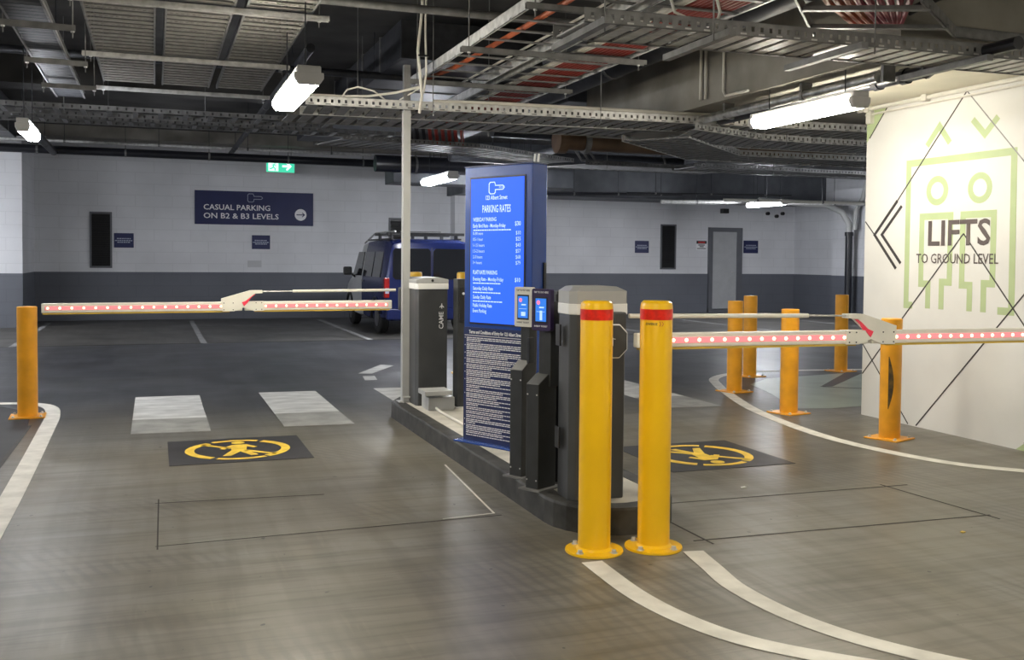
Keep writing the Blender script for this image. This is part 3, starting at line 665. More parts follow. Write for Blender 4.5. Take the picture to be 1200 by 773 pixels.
for z, b in ((1.545, .46), (1.163, .36), (1.096, .36), (1.033, .36)):
    x = .095
    while x < b: L = random.uniform(.012, .03); m.box(x, x+L, sz-.0008, sz, z, z+.008); x += L+.004
m.build('small_print', screentext, ki)
sz = -.0035
kt('Terms and Conditions of Entry for 123 Albert Street', .055, .800, .024, .52, off=.03, m_=letter)
m = MB(); m.box(.01, .64, -.0045, -.003, .783, .787); m.build('rule_line', letter, ki)
m = MB(); z = .765; rr = random.Random(3); para = 2
while z > .05:
    endx = rr.choice([.60, .60, .60]) if para > 0 else rr.uniform(.12, .5)
    x = .03
    while x < endx:
        L = rr.uniform(.012, .045); m.box(x, min(x+L, endx), -.0042, -.003, z, z+.0062); x += L+.005
    if para == 2: m.box(.012, .018, -.0042, -.003, z, z+.0062)
    z -= .0128; para -= 1
    if para < 0: para = rr.randint(1, 3); z -= .004
m.build('conditions_text', letter, ki)
for x in (.60, .635): m = MB(); m.tube([(x, KT*.5, KH), (x+.006, KT*.5, KH+.07)], .007, 8); m.build('cable_stub', white, ki)
MB().box(KW-.001, KW+.012, KT*.75, KT*.9, 1.0, 1.32).build('side_bracket', darksteel, ki)

# ---------------- payment terminals
def terminal(corner, hs, white_bezel, label, dz):
    """corner = front right foot corner. local x along face, -y outwards"""
    e = empty('payment_terminal', label, 'payment terminal', (corner[0], corner[1], ZI-.003), ang)
    W_ = .10 if white_bezel else .095; D_ = .13 if white_bezel else .16
    m = MB(); m.prism([(0, 0), (D_, 0), (D_, hs+.07), (D_*.55, hs+.055), (0, hs)], (-W_, 0, 0), EY, EZ, EX, W_); m.build('pedestal', pedm, e, .004)
    MB().box(-W_-.03, .035, -.03, D_+.03, 0, .01).build('base_plate', galvd, e)
    MB().box(-W_*.8, -.005+(.02 if not white_bezel else 0), D_*.55, D_*.55+.07, hs-.02, 1.10+dz).build('column', pedm, e, .004)
    for x, z in ((-W_+.012, .06), (-.012, .06), (-W_+.012, hs-.06), (-.012, hs-.06)): MB().tube([(x, 0, z), (x, -.004, z)], .005, 8).build('screw', galv, e)
    bz = MB(); w2, h2, y0 = .072, .122, D_*.3
    cx, cz = -.032 if white_bezel else -.028, 1.052+dz
    # screen panel
    P = []
    for sx, sz_ in ((-1, -1), (1, -1), (1, 1), (-1, 1)):
        for k in range(5):
            a = math.atan2(sz_, sx)-math.pi/4+math.pi/2*k/4
            P.append((cx+sx*(w2-.012)+.012*math.cos(a), cz+sz_*(h2-.012)+.012*math.sin(a)))
    bz.prism(P, (0, y0, 0), EX, EZ, EY, .03); bz.build('bezel', cream if white_bezel else purple, e)
    MB().box(cx-.047, cx+.047, y0-.002, y0+.001, cz-.078, cz+.075).build('screen_surround', black, e)
    MB().box(cx-.040, cx+.040, y0-.004, y0-.002, cz-.068, cz+.066).build('screen', smallscr, e)
    MB().ring((cx-.018, cz+.042), .0001, .013, (0, y0-.004, 0), EX, EZ, -EY, .001, seg=14).build('screen_icon', pinkglow, e)
    m = MB(); m.box(cx-.012, cx+.022, y0-.006, y0-.004, cz-.055, cz-.03) if white_bezel else m.box(cx-.006, cx+.012, y0-.006, y0-.004, cz-.06, cz-.005)
    m.box(cx-.01, cx+.025, y0-.006, y0-.004, cz+.01, cz+.018); m.box(cx-.03, cx+.03, y0-.006, y0-.004, cz-.012, cz-.010); m.build('screen_graphics', screentext, e)
    tm = mline if white_bezel else letter
    text('TAP TO PAY HERE', (cx, y0-.001, cz+.097), EX, EZ, .011, .11, tm, e, off=.02, align='CENTER')
    text('INSERT TICKET', (cx, y0-.001, cz-.100), EX, EZ, .009, .10, tm, e, off=.02, align='CENTER')
    if white_bezel: MB().box(.0, .022, D_*.3, D_*.3+.05, hs+.04, hs+.20).build('handset', darksteel, e, .004)
    return e
terminal((2.114, 5.649), .665, True, 'payment terminal with white bezel standing closer to the blue kiosk', 0)
terminal((2.088, 5.307), .620, False, 'payment terminal with purple bezel standing nearer the yellow bollards', 0)
e = empty('equipment_pillar', 'tall narrow black equipment pillar behind the purple payment terminal', 'pillar', (2.285, 5.52, ZI-.003), 0)
MB().box(-.03, .03, -.06, .06, 0, 1.14).build('body', black, e, .005); MB().box(-.05, .05, -.08, .08, 0, .01).build('base_plate', galvd, e); MB().box(-.024, .02, -.06, .06, 1.14, 1.155).build('top_cap', pedm, e)

# ================================================================== LIFT WALL MURAL
mu = empty('wall_mural', 'painted lifts mural with green robot and lettering on the white wall', 'mural', (6.5, 7.9, 0))
U, V, Nn = Vector((0, -1, 0)), EZ, Vector((-1, 0, 0))
OM = Vector((-.0008, 0, 0))
def mp_(pts): return [(7.9-y, z) for y, z in pts]
def mur(name, m_, strokes, wd, layer=0, closed=False, poly=None):
    m = MB(); o = OM+Vector((-.0006*layer, 0, 0))
    for s_ in strokes: m.stroke(mp_(s_), wd, o, U, V, Nn, .0006, closed)
    for p_ in (poly or []): m.prism(mp_(p_), o, U, V, Nn, .0006)
    return m.build(name, m_, mu)
mur('robot_frame', mural, [[(7.24, 1.10), (7.32, 1.10), (7.32, 2.39), (6.14, 2.39), (6.13, 1.10), (6.27, 1.10)]], .062)
for cy, cz in ((6.965, 2.125), (6.485, 2.12)): m = MB(); m.ring((7.9-cy, cz), .075, .13, OM, U, V, Nn, .0006, seg=36); bmesh.ops.remove_doubles(m.bm, verts=m.bm.verts, dist=1e-5); m.build('robot_eye', mural, mu)
mur('robot_brow', mural, [[(7.10, 2.53), (6.955, 2.69), (6.83, 2.53)]], .055); mur('robot_brow', mural, [[(6.58, 2.70), (6.445, 2.56), (6.31, 2.69)]], .055)
mur('robot_leg', mural, [[(7.05, 1.08), (7.05, 1.30), (7.14, 1.30), (7.14, 1.90), (6.80, 1.90), (6.80, 1.32), (6.89, 1.32), (6.89, 1.08)]], .06); mur('robot_leg', mural, [[(6.57, 1.08), (6.57, 1.30), (6.66, 1.30), (6.66, 1.90), (6.33, 1.90), (6.33, 1.32), (6.42, 1.32), (6.42, 1.08)]], .06)
for P_ in ([(7.9, 2.96), (7.62, 2.96), (7.88, 2.66), (7.9, 2.64)], [(5.97, 0.06), (5.9, 0.0), (6.05, 0.0)]): mur('green_corner', mural, [], 0, poly=[P_])
mur('thin_lines', mline, [[(7.62, 2.95), (7.86, 2.68)], [(6.65, 2.95), (7.46, 2.06)], [(7.895, 1.88), (7.77, 1.76)], [(6.65, 1.74), (7.895, .40)], [(6.65, 1.74), (5.3, .2)], [(7.895, .69), (7.26, .01)], [(7.16, .01), (5.6, 1.68)], [(5.97, 0.06), (5.4, .7)]], .013, 1)
mur('grey_line', galvd, [[(6.65, 2.95), (5.9, 2.15)]], .011, 1)
mur('chevron_arrow', mline, [[(7.46, 2.06), (7.76, 1.75), (7.46, 1.43)], [(7.40, 2.01), (7.66, 1.75), (7.40, 1.48)]], .030, 2)
def mtext(s, y, z, h, w_, off): return text(s, (-.0026, y-7.9, z), U, V, h, w_, muraltxt, mu, off=off)
mtext('LIFTS', 7.06, 1.645, .215, .70, .018)
mtext('TO GROUND LEVEL', 7.20, 1.485, .085, .93, .006)

# ================================================================== VAN
van = empty('parked_van', 'dark blue van with white front and roof bars parked at back wall', 'van', (5.02, 18.45, 0))
secs = [(0, .86, .33, 1.04, .76, 1.70), (.03, .90, .29, 1.06, .79, 1.78), (.14, .925, .27, 1.08, .81, 1.83), (.5, .93, .25, 1.08, .82, 1.855), (1.2, .93, .22, 1.08, .82, 1.865), (2.1, .93, .22, 1.07, .81, 1.85), (2.15, .93, .22, 1.07, .81, 1.845), (2.75, .93, .22, 1.05, .79, 1.79), (3.05, .92, .22, 1.04, .74, 1.66), (3.45, .91, .22, 1.02, .70, 1.28), (3.62, .90, .22, 1.0, .68, 1.12), (4.15, .86, .24, .86, .6, .98), (4.35, .76, .3, .7, .5, .8)]
m = MB(); bm = m.bm; R = []
for y, w_, zb, zs, wt, zt in secs:
    half = [(0, zb), (w_*.8, zb), (w_*.95, zb+.07), (w_, zb+.32), (w_, zs-.12), (w_*.985, zs), (wt+.05*(w_-wt), zt-.17*(zt-zs)/.7), (wt*.955, zt-.05), (wt*.75, zt-.008), (0, zt)]
    loop = half+[(-a, b) for a, b in half[-2:0:-1]]
    R.append([bm.verts.new((a, y, b)) for a, b in loop])
for i, (A_, B_) in enumerate(zip(R, R[1:])):
    for k in range(len(A_)):
        f = bm.faces.new((A_[k], A_[(k+1) % len(A_)], B_[(k+1) % len(A_)], B_[k])); f.material_index = 1 if secs[i][0] >= 2.12 else 0
bm.faces.new(R[0]); f = bm.faces.new(R[-1]); f.material_index = 1
m.build('body', [vanblue, vanwhite], van, smooth=True)
def rearw(x0, x1, z0, z1, nm='rear_window'):
    # rear pane in shallow curve, tilts with the body
    yb = lambda z: -.006+max(0, (z-1.04))*.02
    c = .05; P = [(x0+c, z0), (x1-c, z0), (x1, z0+c), (x1, z1-c), (x1-c, z1), (x0+c, z1), (x0, z1-c), (x0, z0+c)]
    m = MB(); A_ = [m.bm.verts.new((a, -.012, b)) for a, b in P]; B_ = [m.bm.verts.new((a, .02, b)) for a, b in P]
    m.bm.faces.new(A_); m.bm.faces.new(B_)
    for i in range(8): m.bm.faces.new((A_[i], A_[(i+1) % 8], B_[(i+1) % 8], B_[i]))
    return m.build(nm, glass, van)
rearw(-.76, -.015, 1.07, 1.66); rearw(.03, .76, 1.07, 1.66)
MB().box(-.002, .012, -.004, .01, .45, 1.68).build('door_seam', black, van)
m = MB(); m.box(-.88, .88, -.07, .12, .30, .52); m.build('rear_bumper', vanblue, van, .03)
MB().box(-.3, .3, -.008, .02, .72, .86).build('plate_recess', black, van, .01)
MB().box(-.26, .26, -.012, -.008, .74, .84).build('number_plate', letter, van)
for sx in (-1, 1):
    x = sx*.875
    m = MB(); m.box(x-.05, x+.05, -.02, .12, .72, 1.10); m.build('tail_lamp', tail, van, .015)
    MB().box(x-.035, x+.035, -.026, -.018, .80, .90).build('reversing_lamp', letterdim, van, .004)
    # mirrors
    xm = sx*1.06; m = MB(); m.box(xm-.10, xm+.08, 2.92, 3.05, 1.10, 1.28); m.build('wing_mirror', black, van, .03)
    m = MB(); m.bar((sx*.9, 3.0, 1.06), (xm-sx*.05, 3.0, 1.14), .05, .04); m.build('mirror_stalk', black, van)
    # side windows following the tumblehome
    for y0, y1, nm in ((.42, 1.12, 'side_window'), (1.22, 2.02, 'side_window'), (2.25, 3.12, 'front_door_window')):
        m = MB(); top1 = 1.60; y1t = y1-(.25 if y1 > 3 else 0)
        def wx(z): return .918-.105*(z-1.08)/.62
        for t_ in (0,):
            q = [(y0, 1.10), (y1, 1.10), (y1t, top1), (y0, top1)]
            A_ = [m.bm.verts.new((sx*(wx(z)+.012), y, z)) for y, z in q]; B_ = [m.bm.verts.new((sx*(wx(z)-.03), y, z)) for y, z in q]
            m.bm.faces.new(A_); m.bm.faces.new(B_)
            for i in range(4): m.bm.faces.new((A_[i], A_[(i+1) % 4], B_[(i+1) % 4], B_[i]))
        m.build(nm, glass, van)
    for y in (.78, 3.5):
        wh = MB().lathe([(0, -.1), (.2, -.1), (.30, -.09), (.325, -.06), (.325, .06), (.30, .09), (.2, .1), (0, .1)], 32).build('wheel', rubber, van, smooth=True)
        wh.location = (sx*.80, y, .325); wh.rotation_euler = (0, math.pi/2, 0)
        hb = MB().lathe([(0, -.112), (.06, -.112), (.18, -.104), (.2, -.098), (.2, .098), (.18, .104), (.06, .112), (0, .112)], 24).build('hub_cap', rim, wh, smooth=True)
        m = MB(); 
        for k in range(17):
            a0 = math.pi*k/17-.15; a1 = math.pi*(k+1)/17-.15
            q = [(y+.35*math.cos(a0), .33+.35*math.sin(a0)), (y+.39*math.cos(a0), .33+.39*math.sin(a0)), (y+.39*math.cos(a1), .33+.39*math.sin(a1)), (y+.35*math.cos(a1), .33+.35*math.sin(a1))]
            m.prism(q, (sx*.90, 0, 0), EY, EZ, EX*sx, .045)
        m.build('wheel_arch', black, van)
    MB().box(min(sx*.70, sx*.66), max(sx*.70, sx*.66), .35, 2.6, 1.835, 1.865).build('roof_rail', black, van)
    MB().box(sx*.93-.008, sx*.93+.008, 1.95, 2.12, .98, 1.02).build('door_handle', black, van)
for y in (.45, 1.5):
    cb = MB().box(-.78, .78, y-.05, y+.05, 1.92, 1.975).build('roof_bar', black, van, .006)
    for x in (-.68, .0, .62): MB().box(x-.03, x+.03, y-.03, y+.03, 1.845, 1.975).build('bar_foot', darksteel, cb, .006)
tag(MB().tube([(4.32, 18.5, 1.985), (4.34, 20.4, 1.985), (4.37, 21.6, 1.8)], .02, 6).build('conduit_pole', galv) , 'thin pale pole lashed along the left of the van roof bars', 'pole')
tag(MB().box(4.5, 5.3, 18.8, 18.84, 1.98, 2.0).build('roof_load', galvd, None), 'thin metal section lying on the van rear roof bar', 'roof load')

# ================================================================== LIGHTS
def batten(x, y, z, L, label, warm=True, rot=0, w_=.15, group='ceiling batten lights'):
    e = empty('batten_light', label, 'ceiling light', (x, y, z), rot, None)
    MB().box(-w_*.42, w_*.42, -L/2, L/2, .045, .10).build('body', lampbody, e, .01)
    P = [(-w_/2, .05), (-w_/2, .01), (-w_*.36, -.03), (w_*.36, -.03), (w_/2, .01), (w_/2, .05)]
    m = MB(); m.prism(P, (0, -L/2+.05, 0), EX, EZ, EY, L-.1); m.build('diffuser', diffn if warm else difff, e)
    for s_ in (-1, 1):
        m = MB(); m.prism([(a*1.03, b*1.03) for a, b in P]+[], (0, s_*(L/2-.05) if s_ > 0 else -L/2, 0), EX, EZ, EY, .05); m.build('end_cap', lampbody, e, .006)
        MB().tube([(0, s_*L*.36, .10), (0, s_*L*.36, TOP(x, y+s_*L*.36)-z)], .005, 6).build('hanger_rod', darksteel, e)
    return e
batten(1.03, 7.80, 2.74, 1.45, 'lit batten light hanging beside the three perforated trays, upper left', w_=.2)
batten(5.12, 7.0, 2.71, 1.42, 'lit batten light hanging in front of the lifts wall', w_=.17)
batten(4.5, 16.1, 2.78, 1.7, 'small far lit batten light above the blue van, left of kiosk', False, w_=.2)
batten(-1.2, 11.2, 2.72, 1.0, 'small lit batten light at the far left edge', False, w_=.13)
batten(6.55, 18.6, 2.78, 1.5, 'unseen batten light added behind the top of the blue kiosk', False, rot=1.5708, w_=.17)  # added out of sight to brighten the far wall and van rear
batten(13.6, 20.0, 2.80, 1.5, 'distant lit batten light near the ceiling above the pale door', False, w_=.18)
# unseen battens above or beside the view; far ones added to brighten the walls
for (x, y, wm) in ((.5, 2.9, True), (4.6, 2.0, True), (-.2, -1.5, True), (-3.2, -2.5, True), (2.6, -3.4, True), (-4.2, 4.5, True), (-5.5, 15.0, False), (-5.0, 20.6, False), (-5.4, 18.0, False), (-5.4, 12.2, False), (14.5, 13.5, False), (13.0, 11.5, False), (13.2, 4, False), (-6, 9.6, False)):
    batten(x, y, 2.8, 1.5, 'unseen fill batten light, outside the view', wm, w_=.17)['group'] = 'batten lights outside the view'

# ================================================================== OVERHEAD SERVICES
def side_rail(m, a, b, z0, h, pitch=.062, hole=.021, t=.004, flange=.018, inward=1):
    a = Vector((a[0], a[1], 0)); b = Vector((b[0], b[1], 0)); d_ = b-a; L = d_.length; d_.normalize(); n_ = Vector((-d_.y, d_.x, 0))*inward
    up_ = EZ
    def B(s0, s1, q0, q1, zz0, zz1):
        M = Matrix(((d_.x, n_.x, 0, a.x), (d_.y, n_.y, 0, a.y), (0, 0, 1, 0), (0, 0, 0, 1))); m.box(s0, s1, q0, q1, zz0, zz1, M)
    zc = z0+h*.5; hh = hole
    B(0, L, 0, t, z0, zc-hh*.7); B(0, L, 0, t, zc+hh*.7, z0+h)
    B(0, L, 0, flange, z0, z0+t); B(0, L, 0, flange, z0+h-t, z0+h)
    if pitch:
        s_ = 0
        while s_ < L:
            e1 = min(s_+pitch-hh, L); B(s_, e1, 0, t, zc-hh*.7, zc+hh*.7); s_ += pitch
    else: B(0, L, 0, t, zc-hh*.7, zc+hh*.7)
def along(path, s_):
    for i in range(len(path)-1):
        a, b = Vector(path[i]), Vector(path[i+1]); L = (b-a).length
        if s_ <= L or i == len(path)-2: return a+(b-a)*min(1, s_/L)
        s_ -= L
def plen(p): return sum((Vector(p[i+1])-Vector(p[i])).length for i in range(len(p)-1))
def tray(label, A_, B_, z, h=.075, pitch=.15, rw=.09, holes=.062, m_=galv, mbed=None, rods=(), group=None, slot=False):
    """ladder tray: rails follow paths A_ and B_, slats between"""
    c = Vector(A_[0]); e = empty('cable_tray', label, 'cable tray', (c.x, c.y, z))
    A2 = [(p[0]-c.x, p[1]-c.y) for p in A_]; B2 = [(p[0]-c.x, p[1]-c.y) for p in B_]
    for P, inw in ((A2, 1), (B2, -1)):
        m = MB()
        for p, q in zip(P, P[1:]): side_rail(m, p, q, 0, h, holes, inward=inw)
        m.build('side_rail', m_, e)
    n = int(plen(A2)/pitch); m = MB(); la, lb = plen(A2), plen(B2)
    for i in range(n+1):
        f = (i+.5)/(n+1); a, b = along(A2, la*f), along(B2, lb*f)
        if slot:
            dd = (b-a); L = dd.length; dd.normalize(); k = Vector((-dd.y, dd.x))
            if i % 2:
                for off_ in (-rw*.32, rw*.32): m.bar((a.x+k.x*off_, a.y+k.y*off_, .008), (b.x+k.x*off_, b.y+k.y*off_, .008), rw*.36, .006)
                s_ = .02
                while s_ < L: c_ = a+dd*s_; m.bar((c_.x-k.x*rw*.3, c_.y-k.y*rw*.3, .008), (c_.x+k.x*rw*.3, c_.y+k.y*rw*.3, .008), .018, .005); s_ += .04
            else: m.bar((a.x, a.y, .008), (b.x, b.y, .008), rw, .006)
        else: m.bar((a.x, a.y, .012), (b.x, b.y, .012), rw, .010)
    m.build('slats', mbed or m_, e)
    for (x, y) in rods:
        MB().tube([(x-c.x, y-c.y, -.05), (x-c.x, y-c.y, TOP(x, y)-z)], .005, 6).build('hanger_rod', galvd, e)
    return e
def strut(a, b, z, label, rods=True, m_=galvd, w_=.04):
    c = Vector((a[0], a[1], 0)); e = empty('strut_channel', label, 'strut channel', (a[0], a[1], z))
    d_ = Vector((b[0]-a[0], b[1]-a[1], 0)); n_ = Vector((-d_.y, d_.x, 0)).normalized()
    m = MB(); m.bar((0, 0, .018), (d_.x, d_.y, .018), w_, .004)
    for s_ in (-1, 1): k = n_*s_*(w_/2-.002); m.bar((k.x, k.y, 0), (d_.x+k.x, d_.y+k.y, 0), .004, .04)
    m.build('channel', m_, e)
    if rods:
        for f in (.04, .96):
            p = d_*f; x, y = a[0]+p.x, a[1]+p.y; top = TOP(x, y)-z
            MB().tube([(p.x, p.y, -.07), (p.x, p.y, top)], .005, 6).build('hanger_rod', galvd, e)
            MB().lathe([(0, -.03), (.014, -.03), (.014, -.02), (0, -.02)], 6, (p.x, p.y, 0)).build('nut', galv, e)
    return e

# T1: the long bright tray across the middle
T1 = tray('long bright perforated tray spanning the view over the post and kiosk', [(1.28, 9.03), (8.6, 8.53)], [(1.32, 9.70), (8.6, 9.18)], 2.86, .08, .15, .095, .062, galv, galvd, rods=((2.44, 8.95), (4.10, 8.84), (5.9, 8.73)))
tray('second dull tray directly behind the long bright tray', [(1.2, 9.75), (5.0, 9.50)], [(1.2, 10.35), (5.0, 10.1)], 2.86, .06, .15, .095, 0, galvd, galvd, rods=((1.9, 9.8), (3.4, 10.2)))
tag(MB().tube([(2.45, 8.99, 2.95), (3.0, 8.94, 2.96), (5.0, 8.81, 2.96), (6.0, 8.75, 2.96)], .018, 10).build('conduit', conduit_m), 'pale conduit lying on the edge of the long bright tray', 'conduit')
# right side splayed trays
tray('splayed perforated tray bending right below the long bright tray, upper one', [(5.1, 8.75), (6.2, 9.22), (9.0, 9.35)], [(5.35, 9.75), (6.5, 10.0), (9.0, 10.0)], 2.80, .075, .15, .095, .062, galv, galvd, rods=((6.5, 9.2), (8.0, 9.3), (7.2, 9.9)))
tray('splayed perforated tray bending right below the long bright tray, lower one', [(5.35, 9.3), (6.85, 10.65), (9.6, 10.55)], [(4.85, 9.9), (6.5, 11.38), (9.6, 11.35)], 2.79, .075, .16, .095, .062, galv, galvd, rods=((7.0, 10.7), (8.8, 10.6)))
# perforated panels upper left
for i, (x0, x1) in enumerate(((-.50, .02), (.08, .57), (.64, 1.13))):
    tray(['leftmost of the three wide perforated trays at upper left', 'middle of the three wide perforated trays at upper left', 'rightmost of the three wide perforated trays, next to the lit batten'][i], [(x1, 4.6), (x1, 11.35)], [(x0, 4.6), (x0, 11.35)], 3.32, .04, .145, .082, 0, galvd, mat('perforated_tray_steel', (.25, .24, .215), .5, .4, .2, 14), slot=True)
for i, (y, x0, x1) in enumerate(((7.58, -.62, 1.25), (9.66, -.60, 1.22), (11.58, -.58, 1.24), (5.7, -.62, 1.25))):
    strut((x0, y), (x1, y), 3.29, ['strut under the three perforated trays, nearest the top edge of view', 'middle strut carrying the three perforated trays', 'farthest strut carrying the three perforated trays', 'strut under the perforated trays above the view'][i], m_=galv, w_=.05)
# left tray with pinkish cables
tray('narrow cable tray running lengthwise at the top left corner', [(-.95, 4.6), (-.95, 11.5)], [(-.70, 4.6), (-.70, 11.5)], 3.15, .06, .1, .09, 0, galvd, darksteel)
for i, x in enumerate((-.88, -.83, -.78)): tag(MB().tube([(x, 4.6, 3.19), (x, 8, 3.185), (x, 11.4, 3.19)], .014, 8).build('power_cable', cable_p if i == 1 else darksteel), ['dark cable in the top left tray, on its left side', 'dull red cable along the middle of the top left tray', 'dark cable in the top left tray, on its right side'][i], 'cable')
for i, y in enumerate((7.7, 9.1, 10.4)):
    strut((-1.0, y), (-.52, y+.03), 3.10, ['strut under the top left tray, nearest of three', 'strut under the top left tray, middle of three', 'strut under the top left tray, farthest of three'][i])
# T2: lengthwise ladder trays with orange and red cables
tray('left ladder tray running lengthwise above the kiosk, holding one orange cable', [(3.12, 5.3), (3.12, 9.9)], [(2.46, 5.3), (2.46, 9.9)], 3.24, .09, .36, .045, 0, galv, galvd)
tray('right ladder tray running lengthwise above the kiosk, full of red cables', [(3.92, 5.3), (3.92, 11.8)], [(3.22, 5.3), (3.22, 11.8)], 3.24, .09, .36, .045, 0, galv, galvd)
strut((2.36, 7.8), (4.02, 7.76), 3.20, 'strut crossing under the lengthwise ladder trays, nearer and wider one', w_=.06)
strut((2.34, 9.42), (4.02, 9.38), 3.20, 'strut crossing under the lengthwise ladder trays, farther one', w_=.06)
strut((2.36, 6.3), (4.02, 6.28), 3.20, 'strut crossing under the lengthwise ladder trays, close to the top edge')
tag(MB().tube([(2.72, 5.4, 3.29), (2.70, 7, 3.28), (2.66, 9.0, 3.28), (2.6, 9.8, 3.3)], .022, 8).build('power_cable', cable_o), 'thick orange cable in the left lengthwise ladder tray', 'cable')
tag(MB().tube([(2.98, 5.4, 3.28), (2.96, 9.8, 3.28)], .010, 6).build('power_cable', cable_w), 'thin pale cable in the left lengthwise ladder tray', 'cable')
for i in range(11):
    x = 3.42+.043*i; mm = cable_w if i < 2 else cable_r
    r_ = random.Random(i); pts = [(x+r_.uniform(-.006, .006), y, 3.275) for y in (5.4, 6.6, 8.0, 9.4, 10.6, 11.7)]
    tag(MB().tube(pts, .018, 7).build('power_cable', mm), 'pale cable at the left of the red bundle above the kiosk' if i < 2 else 'dull red cable bundled in the right lengthwise ladder tray', 'cable', 'pale cables beside the red bundle' if i < 2 else 'red cables in the lengthwise ladder tray')
# T3: near tray, upper right
tray('bright perforated tray crossing the upper right, in front of the lifts wall', [(2.33, 5.26), (6.45, 5.12)], [(2.33, 5.74), (6.45, 5.56)], 2.86, .085, .125, .085, .062, galvd, mat('lamplit_galvanised_steel', (.50, .50, .48), .4, .2, .2, 14), rods=((2.45, 5.24), (4.30, 5.17), (3.15, 5.21)))  # slats in a paler steel, with the batten's light put into their colour
for i, x in enumerate((2.40, 3.20, 4.15, 5.15)):
    tag(MB().bar((x, 5.08, 2.838), (x+.01, 5.90, 2.838), .05, .04).build('strut_channel', galvd), ['short strut below the left end of the near upper right tray', 'short strut below the near upper right tray, left of the beam', 'short strut below the near upper right tray, at the beam edge', 'short strut below the near upper right tray, before the lifts wall'][i], 'strut channel')
# bent ladder tray with crimson cables, top right
be = empty('cable_tray', 'bent ladder tray full of crimson cables in the top right corner', 'cable tray', (4.3, 5.0, 3.14))
def bend_off(P): return [(p[0]-4.3, p[1]-5.0) for p in P]
RA = bend_off([(3.2, 3.60), (4.54, 5.02), (5.45, 5.70), (6.45, 5.70)]); RB = bend_off([(2.7, 4.1), (3.95, 5.45), (4.5, 6.05)])
for P in (RA, RB):
    m = MB()
    for p, q in zip(P, P[1:]): side_rail(m, (p[0], p[1]), (q[0], q[1]), -.02, .08, 0)
    m.build('side_rail', galvd, be)
m = MB(); la, lb = plen(RA[:3]), plen(RB)
for i in range(5):
    f = (i+.5)/5; a, b = along(RA[:3], la*f), along(RB, lb*f); m.bar((a.x, a.y, -.01), (b.x, b.y, -.01), .05, .03)
m.build('rungs', galvd, be)
for i in range(9):
    t_ = i/8; o1 = Vector((3.15-.4*t_, 3.72+.38*t_)); o2 = Vector((4.6-.45*t_, 5.2+.25*t_)); o3 = Vector((5.2-.4*t_, 5.75+.2*t_)); o4 = Vector((5.03-.05*t_, 5.95+.2*t_))
    tag(MB().tube([(o1.x, o1.y, 3.19), (o2.x, o2.y, 3.19), (min(o3.x, 5.0), o3.y, 3.19)], .024, 7).build('power_cable', cable_p if i < 6 else cable_o), 'crimson cable lying in the bent tray at the top right' if i < 6 else 'orange cable at the edge of the bent tray, top right', 'cable', 'crimson cables in the bent tray' if i < 6 else 'orange cables in the bent tray')
tag(MB().tube([(4.99, 5.0, H-.01), (4.99, 5.05, 3.6), (4.97, 5.2, 3.3), (4.85, 5.5, 3.2)], .03, 10).build('power_cable', cable_k), 'thick black cable dropping from the slab at the top right', 'cable')
# beam side conduits and pipes
tag(MB().tube([(5.02, 8.52, H), (5.02, 8.52, 3.05)], .016, 8).build('conduit', conduit_m), 'vertical pale conduit on the beam, leftmost of the upper right pair', 'conduit')
tag(MB().tube([(5.02, 8.43, H), (5.02, 8.43, 3.05)], .016, 8).build('conduit', conduit_m), 'vertical pale conduit on the beam, right one of the upper right pair', 'conduit')
tag(MB().tube([(5.025, 8.12, H), (5.025, 8.12, 3.08), (5.025, 8.08, 3.03), (5.025, 7.7, 3.02)], .013, 8).build('conduit', conduit_m), 'pale conduit with an elbow low on the concrete beam side', 'conduit')
e = empty('lagged_pipe', 'foil lagged pipe running along the underside of the concrete beam', 'pipe', (5.20, 4.9, 2.90))
MB().tube([(0, .0, 0), (0, .8, 0)], .045, 12).build('dark_section', blackpipe, e); MB().tube([(0, 1.3, 0), (-.02, 4.0, 0)], .045, 12).build('foil_section', silver, e, smooth=True)
for y in (1.2, 2.2, 3.4): MB().box(-.055, .055, y-.015, y+.015, -.05, .1).build('pipe_clip', galvd, e)
e = empty('black_drain_pipe', 'black pipe with fittings beside the foil lagged pipe under the beam', 'pipe', (5.36, 5.1, 2.90))
MB().tube([(0, .8, 0), (0, 3.6, 0)], .05, 12).build('pipe_run', blackpipe, e, smooth=True); MB().tube([(0, .8, 0), (0, .74, .02), (0, .70, .09)], .06, 12).build('elbow', blackpipe, e)
for y in (1.0, 1.3, 2.4): MB().tube([(0, y-.03, 0), (0, y+.03, 0)], .062, 12).build('coupling', blackpipe, e)
e = empty('wall_conduit', 'pale surface conduit with boxes along the top of the lifts wall', 'conduit', (6.47, 1, 2.955))
MB().tube([(0, 0, 0), (0, 7.0, 0)], .018, 8).build('conduit_run', conduit_m, e, smooth=True); MB().tube([(.01, 0, -.05), (.01, 6.9, -.05)], .010, 8).build('lower_run', conduit_m, e)
for y in (4.4, 5.0, 6.1, 6.85): MB().box(-.03, .03, y-.03, y+.03, -.03, .035).build('saddle_box', conduit_m, e, .004)
MB().box(-.02, .03, 6.8, 6.86, -.14, -.02).build('down_box', conduit_m, e)

